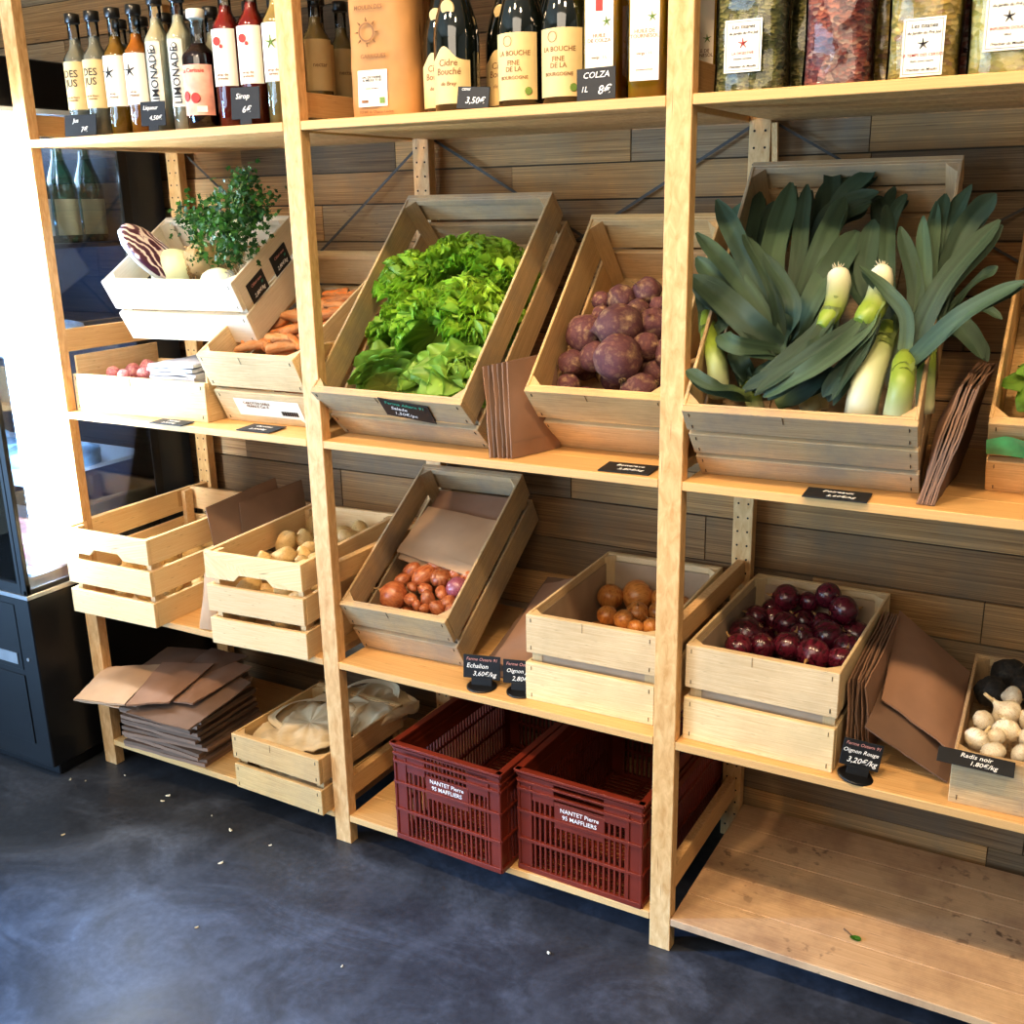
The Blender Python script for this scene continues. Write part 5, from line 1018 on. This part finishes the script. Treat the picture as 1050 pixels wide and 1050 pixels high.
# between shallot and onion crates
sheet('paper_bag','brown paper bag propped behind the two footed price tags, left one',[(1.165,.10,ZC+.002),(1.285,.09,ZC+.002),(1.300,.40,ZC+.14),(1.175,.42,ZC+.12)],'kraft_dark',bulge=.01,seed=80)
sheet('paper_bag','brown paper bag propped behind the two footed price tags, right one',[(1.205,.095,ZC+.035),(1.312,.075,ZC+.035),(1.305,.33,ZC+.17),(1.20,.35,ZC+.13)],'kraft',bulge=.01,seed=81)
# grey bag stack in the low left crate
M['greybag']=simple('grey_paper_bag','#b4b4bc',.5,var=.12,scale=14,bump=.3)
for k in range(7):
    z=ZB+.066+.0095*k; j=.006*math.sin(k*2.1)
    sheet('grey_paper_bag','silver-grey flat bag in the stack inside the low left crate' if k<6 else 'topmost silver-grey flat bag of the stack inside the low left crate',[(.265+j,.075,z),(.405+j,.085,z),(.395-j,.275,z),(.255-j,.27,z)],'greybag',bulge=.004,seed=90+k,fold=False,th=.008,group='silver-grey bags in the low left crate' if k<6 else None)
# bundles under the left bay
for k in range(16):
    z=ZD+.001+.0104*k; j=.009*math.sin(k*1.9)+.004*math.sin(k*5.3); e=.002*k
    sheet('paper_bag_bundle','tied bundle of flat brown paper bags in the block on the lowest left shelf' if 0<k<15 else ('lowest bundle of brown paper bags, lying on the lowest left shelf' if k==0 else 'uppermost bundle of the block of brown paper bags on the lowest left shelf'),[(.100+j,-.010-j,z+.0095),(.384+j-e,.004+j,z+.0095),(.372+j-e,.235,z+.0095),(.090+j,.225,z+.0095)],'kraft_dark' if k%2 else 'kraft',bulge=.003,seed=100+k,fold=False,th=.0096,group='bundles of brown bags on the lowest left shelf' if 0<k<15 else None,cat='paper bags')
zt=ZD+.172
loose=[([(.255,-.115,zt+.012),(.455,-.100,zt+.002),(.430,.150,zt+.020),(.270,.170,zt+.026)],'kraft_dark','dark brown paper bag under the loose ones, sticking out to the front right'),
([(.11,-.01,zt+.022),(.20,.10,zt+.030),(.24,.25,zt+.034),(.07,.20,zt+.030)],'kraft_dark','dark brown paper bag at the back left of the loose ones'),
([(.230,.10,zt+.036),(.31,.09,zt+.038),(.33,.25,zt+.036),(.20,.24,zt+.038)],'kraft_dark','brown paper bag at the back of the loose ones, its corner pointing up'),
([(.345,-.040,zt+.030),(.400,-.028,zt+.030),(.385,.205,zt+.034),(.250,.200,zt+.034)],'kraft','reddish brown paper bag at the right of the loose ones'),
([(.125,-.155,zt+.036),(.262,-.120,zt+.036),(.170,.090,zt+.044),(.040,.015,zt+.040)],'kraft_pale','pale brown paper bag overhanging the post to the left, foremost of the loose ones'),
([(.108,-.150,zt+.030),(.245,-.125,zt+.028),(.160,.085,zt+.038),(.030,.010,zt+.034)],'kraft_pale','pale brown paper bag just under the foremost overhanging one'),
([(.272,-.125,zt+.040),(.352,-.060,zt+.038),(.300,.150,zt+.046),(.165,.095,zt+.048)],'kraft','mid-brown paper bag in the centre of the loose ones, flap to the front')]
for k,(q,mt,lb) in enumerate(loose): sheet('paper_bag',lb,q,mt,bulge=.006,seed=120+k,th=.003)
M['greensheet']=M['greybag']
# cloth bags
M['cloth']=simple('cotton_cloth','#d6c09a',.9,var=.08,scale=40,bump=.4)
loc,rot=root_pose('bagcrate')
for k in range(6):
    o=thing('cloth_bag',['folded cream cloth bag at the bottom of the little crate','folded cream cloth bag second from the bottom of the pile','folded cream cloth bag in the middle of the pile','crumpled cream cloth bag near the top of the pile, towards the back','crumpled cream cloth bag on top at the front of the pile, with a looped handle','folded cream cloth bag on top at the back right of the pile'][k],'cloth bag',(loc[0]+[.14,.14,.135,.15,.125,.20][k],loc[1]+[.17,.17,.18,.23,.15,.30][k],ZD+[.02,.045,.07,.10,.128,.13][k]),(0,R([0,0,0,3,-4,4][k]),R([2,-4,5,-8,6,-12][k])))
    wx,wy=[(.12,.145),(.118,.145),(.122,.155),(.125,.18),(.118,.13),(.10,.12)][k]; sd=k*5.1
    mb=MB()
    def fn(u,v):
        a=2*PI*v; b_=PI*u; q=Vector((math.sin(b_)*math.cos(a),math.sin(b_)*math.sin(a),-math.cos(b_)))
        kk=(abs(math.cos(a))**4+abs(math.sin(a))**4)**(-.25)
        x=wx*math.sin(b_)**.35*math.cos(a)*kk if u not in(0,1) else 0; y=wy*math.sin(b_)**.35*math.sin(a)*kk if u not in (0,1) else 0
        fo=noise.noise(Vector((x*14,y*9,sd)))*.014-abs(noise.noise(Vector((x*30+y*12,y*9-x*6,sd+2))))*.026+abs(noise.noise(Vector((x*60,y*40,sd+5))))*.006
        ed=.008*noise.noise(Vector((a*1.6,sd,u*2)))
        return Vector((x*(1+ed*4),y*(1+ed*4),(-math.cos(b_))*.013+(fo if u>.4 else 0)+.004))
    mb.grid(fn,30,56); mb.build('bag_cloth',M['cloth'],o)
    if k>=3:
        h=MB(); pts=cat([(-wx*.5,-wy*.3,.02),(-wx*.9,-wy*.1,.035),(-wx*.75,wy*.5,.04),(-wx*.1,wy*.8,.035),(wx*.3,wy*.5,.018)],24); strap(h,[(a.x,a.y,a.z-.014) for a in pts],.011,24,base_w=1,seed=k,fold=0,tip=1.1); h.build('handle',M['cloth'],o)

# ------------------------------------------------------------------ red plastic crates
def redcrate(cr,lb,handle_open):
    p=CR[cr]; w,d,h=p[6:9]; o=thing('plastic_crate',lb,'crate',p[:3],p[3:6]); mt=M['redplast']
    def wall(nm,L,m4,text_on,hs):
        mb=MB(); t=.006; B_=lambda a,b,c,e,y0=0,y1=t:mb.box(a,b,y0,y1,c,e,m4,tint=random.uniform(.92,1.05))
        cw=.034; B_(0,cw,0,h*.86,.002,t); B_(L-cw,L,0,h*.86,.002,t)
        for a in (0,cw-.005,L-cw,L-.005): B_(a,a+.005,0,h*.86,-.001,.002)
        for z0,z1 in ((0,.012),(h*.30,h*.30+.007),(h*.58,h*.58+.007),(h*.80,h*.80+.006),(h*.88,h*.88+.005),(h*.94,h*.94+.004)): B_(0,L,z0,z1,-.003,t)
        B_(cw,L-cw,h*.86,h*.985,.001,t) if not hs else (B_(cw,L*.3,h*.86,h*.985,.001,t),B_(L*.7,L-cw,h*.86,h*.985,.001,t),B_(L*.3,L*.7,h*.93,h*.985,.001,t))
        # upper band with hand hold
        if hs=='slot': B_(cw,L*.3,h*.72,h*.86,.001,t); B_(L*.7,L-cw,h*.72,h*.86,.001,t); B_(L*.3,L*.7,h*.72,h*.77,.001,t)
        elif hs=='bars':
            B_(cw,L*.3,h*.72,h*.93,.001,t); B_(L*.7,L-cw,h*.72,h*.93,.001,t)
            k=L*.3+.004
            while k<L*.7: B_(k,k+.004,h*.72,h*.93,.002,t); k+=.0105
        else: B_(cw,L-cw,h*.72,h*.86,.001,t)
        B_(0,cw,h*.86,h*.985,.001,t);B_(L-cw,L,h*.86,h*.985,.001,t)
        B_(-.004,L+.004,h*.975,h,-.007,t+.003)
        x=cw+.004
        while x<L-cw-.003:
            if text_on and L*.32<x<L*.70: zt=h*.56
            else: zt=h*.73
            B_(x,x+.0052,.008,zt,.001,t); x+=.0125
        if text_on: B_(L*.31,L*.71,h*.52,h*.75,.0,t)
        wl=mb.build(nm,mt,o,.0006)
        if text_on:
            text('NANTET Pierre',.0138,M['white_ink'],wl,m4@FRONT(L*.51,-.0008,h*.708),xs=.98); text('95 MAFFLIERS',.0138,M['white_ink'],wl,m4@FRONT(L*.51,-.0008,h*.645),xs=.98)
    I4=Matrix.Identity(4)
    wall('front_panel',w,I4,True,'slot' if handle_open else 'bars')
    wall('back_panel',w,Matrix.Translation((w,d,0))@Matrix.Rotation(PI,4,'Z'),False,'slot')
    wall('side_panel',d,Matrix.Translation((w,0,0))@Matrix.Rotation(PI/2,4,'Z'),False,None)
    wall('side_panel',d,Matrix.Translation((0,d,0))@Matrix.Rotation(-PI/2,4,'Z'),False,None)
    mb=MB()
    k=.01
    while k<d-.01: mb.box(.006,w-.006,k,k+.007,.001,.005,tint=1); k+=.014
    for x in (.006,w/3,2*w/3,w-.014): mb.box(x,x+.008,.006,d-.006,.001,.007,tint=1)
    mb.build('bottom_grid',mt,o)
redcrate('red1','dark red plastic crate lettered NANTET Pierre with barred hand hold, left one, jutting forward',False)
redcrate('red2','dark red plastic crate lettered NANTET Pierre with open hand slot, right one against the post',True)

# ------------------------------------------------------------------ small things
o=thing('wooden_lath','thin wooden lath leaning between the top shelf and the leek crate','lath',(1.70,.462,ZB+.002),(R(3),R(-2),0))
MB().box(-.006,.006,-.004,.004,0,.62,axis=2,tint=1.1).build('lath_body',M['post'],o,.001)
M['greenleaf']=leafmat('fallen_leaf','#4f8a2a','#3b7020')
o=thing('fallen_leaf','tiny green leaf with brown stem lying on the empty lowest right shelf','leaf',(2.005,.111,ZD+.001))
MB().grid(lambda u,v:(.011*math.cos(2*PI*u)*v,.008*math.sin(2*PI*u)*v,.002*v+.001*math.sin(u*12)),14,3,lambda u,v:(.5,1,0)).build('leaf_blade',M['greenleaf'],o)
MB().tube([(-.008,.004,.002),(-.018,.010,.004),(-.026,.016,.003)],.0012,6).build('leaf_stem',M['beetcrown'],o)
M['crumb']=simple('onion_skin_flake','#cfc2a4',.8)
rg=random.Random(9)
for k,(x,y) in enumerate(((-.004,-.115),(.038,-.10),(.111,-.03),(.294,-.05),(.302,-.075),(.466,-.067),(.555,-.093),(.63,-.205),(.685,-.096),(1.45,-.12),(.2,-.3),(.75,-.4),(1.1,-.35))):
    mb=MB(); s=rg.uniform(.003,.007); a=rg.uniform(0,6)
    mb.grid(lambda u,v:(s*(u-.5)*2,s*.7*(v-.5)*2*(1-abs(u-.5)),.0012+s*.5*math.sin(PI*v)*(.4+u)),5,5)
    o=mb.build('skin_flake',M['crumb'],None,loc=(x,y,0),rot=(0,0,a)); tag(o,'tiny pale dry skin flake lying on the dark concrete floor','flake','pale skin flakes on the floor')
loc,rot=root_pose('rightcrate'); base=Matrix.Translation(loc)@Euler(rot).to_matrix().to_4x4()
o=thing('plastic_tag','crumpled green plastic tag on the front of the right-edge crate','tag'); o.matrix_world=base@Matrix.Translation((.09,-.004,.118))
MB().grid(lambda u,v:(-.09+.18*u,-.006*abs(math.sin(u*7+v*2))-.001,-.02+.04*v+.006*math.sin(u*9)),20,6).build('plastic_strip',M['greenplast'],o)

# ------------------------------------------------------------------ refrigerated cabinet
o=thing('refrigerated_cabinet','tall black refrigerated display cabinet with glass side at the left edge','refrigerator',(0,0,0))
fx1=-.03; fx0=-.95; fy0=-.138; fy1=.46
mb=MB(); mb.box(fx0,fx1,fy0,fy1,.04,.52,tint=1); mb.box(fx0+.02,fx1-.02,fy0+.03,fy1-.02,0,.04,tint=1); bs_=mb.build('base_cabinet',M['cabinet'],o,.003)
mb=MB(); mb.box(fx0+.02,fx1-.06,fy0-.003,fy0-.0005,.10,.30,tint=1); mb.box(fx0+.02,fx1-.06,fy0-.002,fy0-.0005,.315,.50,tint=1); mb.build('service_panel',M['cabinet'],bs_,.001)
MB().box(fx1-.20,fx1-.075,fy0-.0045,fy0-.003,.33,.362,tint=1).build('rating_plate',M['silver'],bs_); MB().lathe([(.005,0),(.005,.003)],12,Matrix.Translation((fx1-.035,fy0,.35))@Matrix.Rotation(PI/2,4,'X')).build('screw',M['silver'],bs_)
mb=MB(); mb.box(fx0,fx1+.004,fy0-.004,fy1,.52,.532,tint=1); mb.build('metal_trim',M['silver'],o,.001)
mb=MB(); mb.box(fx0,fx1,fy0,fy1,1.712,1.822,tint=1); mb.build('header',M['cabinet'],o,.003)
MB().box(fx0,fx1+.001,fy0-.001,fy1,1.700,1.711,tint=1).build('header_trim',M['whiteplast'],o)
mb=MB()
mb.box(fx1-.02,fx1,.315,.345,.532,1.70,tint=1); mb.box(fx1-.02,fx1,fy0,fy0+.012,.532,1.70,tint=1); mb.box(fx1-.035,fx1-.022,fy0,fy0+.02,.532,1.70,tint=1)
mb.box(fx0,fx1,fy0+.001,fy0+.014,.532,.56,tint=1); mb.box(fx0,fx1,fy0+.001,fy0+.014,1.67,1.70,tint=1); mb.box(fx0,fx0+.03,fy0,fy0+.02,.532,1.70,tint=1); mb.box(fx1-.012,fx1-.001,fy0,.345,.532,.545,tint=1)
mb.build('door_frame',M['cabinet'],o,.001)
mb=MB(); mb.box(fx0,fx1-.001,.345,fy1,.532,1.70,tint=1); mb.box(fx0,fx0+.01,fy0+.02,.345,.532,1.70,tint=1); mb.build('inner_liner',M['navy'],o)
MB().box(fx1-.006,fx1-.002,fy0+.014,.314,.546,1.699,tint=1).build('side_glass',glass('cabinet_side_glass',(.86,.92,.97),gloss=.07),o)
MB().box(fx0+.03,fx1-.04,fy0+.006,fy0+.009,.56,1.67,tint=1).build('door_glass',glass('cabinet_door_glass',(.75,.84,.95),gloss=.05),o)
M['led']=simple('led_tube','#ffffff',.5,emit='#d4e6ff',es=42)
MB().box(fx1-.030,fx1-.008,fy0+.058,fy0+.178,.60,1.69,tint=1).build('led_light',M['led'],o,.003)
for z in (.81,1.15,1.392): 
    s_=MB(); s_.box(fx0+.02,fx1-.04,-.02,.34,z-.012,z,tint=1); sh=s_.build('cabinet_shelf',M['whiteplast'] if z<1.2 else M['navy'],o,.001)
    MB().box(fx0+.02,fx1-.04,-.024,-.0205,z-.03,z+.006,tint=1).build('shelf_edge_strip',M['whiteplast'],sh)
MB().box(fx0+.02,fx1-.04,-.09,.34,.56,.57,tint=1).build('cabinet_floor',M['whiteplast'],o)
fz=1.392
for i,(x,y) in enumerate(((-.10,.10),(-.12,.20),(-.14,.30))):
    b_=bottle('wine_bottle',['green bottle inside the cabinet with the brightest white label, nearest the glass door','green bottle inside the cabinet, middle one of three','green bottle inside the cabinet, deepest of three'][i],x,y,.038,.30,'',0,glassm='greenglass',neck=.36,shoulder=.42,taper=.34,yaw=R(75),z=fz,cap='white_cap')
    patch('label',M['paper'] if i==0 else M['cream'],b_,.0388,R(110),.02,.11)  # first label white instead of cream: overexposure put into its colour
M['pack']=simple('blue_white_packet','#9fc6e6',.3,var=.35,scale=25,coat=.5)
M['packpink']=simple('pink_packet','#d89ab0',.35,var=.35,scale=25,coat=.5)
rg=random.Random(4)
for z,n,grp,lb in ((1.15,5,'packets on the middle cabinet shelf','bluish food packet on the middle shelf inside the cabinet'),(.81,5,'packets on the lower cabinet shelf','white and blue food packet on the lower shelf inside the cabinet'),(.571,6,'packets on the cabinet floor','pinkish wrapped packet at the bottom of the cabinet')):
    for k in range(n):
        x=-.115-.125*k; mb=MB(); hh=rg.uniform(.04,.075)
        mb.grid(lambda u,v:sack(u,v,.052,.09,hh,.5,k+z*3),28,8); b=len(mb.v); mb.v+=[(0,0,.001),(0,0,hh*.98)]
        for q in range(28): mb.face((q*9,((q+1)%28)*9,b),None); mb.face((q*9+8,((q+1)%28)*9+8,b+1),None)
        pk=mb.build('food_packet',M['packpink'] if z<.6 else M['pack'],None,loc=(x,.10 if z>.6 else .04,z+.001),rot=(0,0,rg.uniform(-.1,.1))); tag(pk,lb,'packet',grp)

# ------------------------------------------------------------------ lights and camera
def area(name,loc,target,size,power,col,sy=None,spread=None):
    l=bpy.data.lights.new(name,'AREA'); l.energy=power; l.color=col; l.size=size
    if sy: l.shape='RECTANGLE'; l.size_y=sy
    if spread: l.spread=spread
    o=bpy.data.objects.new(name,l); COL.objects.link(o); o.location=loc
    o.rotation_euler=(V(target)-V(loc)).to_track_quat('-Z','Y').to_euler(); return o
def spot(name,loc,target,power,col,ang=75,blend=.6,rad=.05):
    l=bpy.data.lights.new(name,'SPOT'); l.energy=power; l.color=col; l.spot_size=R(ang); l.spot_blend=blend; l.shadow_soft_size=rad
    o=bpy.data.objects.new(name,l); COL.objects.link(o); o.location=loc
    o.rotation_euler=(V(target)-V(loc)).to_track_quat('-Z','Y').to_euler(); return o
warm=(1,.73,.44)
for i,x in enumerate((.35,1.15,1.95,2.9)): spot('ceiling_spot',(x,-1.15,2.7),(x,.15,1.0),84,warm,85,.7,.07)
area('room_fill',(1.6,-2.2,2.6),(1.4,0,.6),1.8,50,(1,.86,.68))
area('window_daylight',(-.65,-3.9,1.35),(.8,0,.4),2.3,120,(.55,.75,1),sy=2.1)
area('low_daylight',(-1.9,-2.7,.55),(.9,.1,1.5),1.1,150,(.35,.62,1))  # added lamp standing in for blue daylight bounced up to the shelf undersides
area('left_daylight',(-2.1,-1.7,1.2),(.3,-.4,.0),1.4,26,(.35,.62,1),sy=1.8)
spot('doorway_daylight',(-2.0,-2.0,1.5),(.78,-.68,0),2900,(.20,.46,1),21,1.0,.12)  # added blue spot laying the daylight patch on the floor; no doorway is built
area('cabinet_ceiling_light',(-.5,.1,1.66),(-.5,.1,.5),.5,9,(.7,.85,1))  # added fill that brightens the cabinet inside, not one of its fittings
area('cabinet_corner_light',(-.026,-.075,1.13),(.3,.05,1.13),.035,16,(.80,.90,1),sy=1.05)  # added lamp outside the glass, bleaching the post and nearby crate fronts
w=bpy.data.worlds.new('World'); bpy.context.scene.world=w; w.use_nodes=True; w.node_tree.nodes['Background'].inputs[0].default_value=(.55,.65,.8,1); w.node_tree.nodes['Background'].inputs[1].default_value=.3
cam=bpy.data.cameras.new('Camera'); co=bpy.data.objects.new('Camera',cam); COL.objects.link(co)
co.location=(2.2948,-1.724,1.4696); co.rotation_euler=(1.2861,.0192,.5105); cam.sensor_width=36; cam.lens=1081.84/1050*36; cam.clip_start=.05
sc=bpy.context.scene; sc.camera=co
sc.view_settings.view_transform='Standard'; sc.view_settings.look='None'; sc.view_settings.exposure=.02; sc.view_settings.gamma=.9
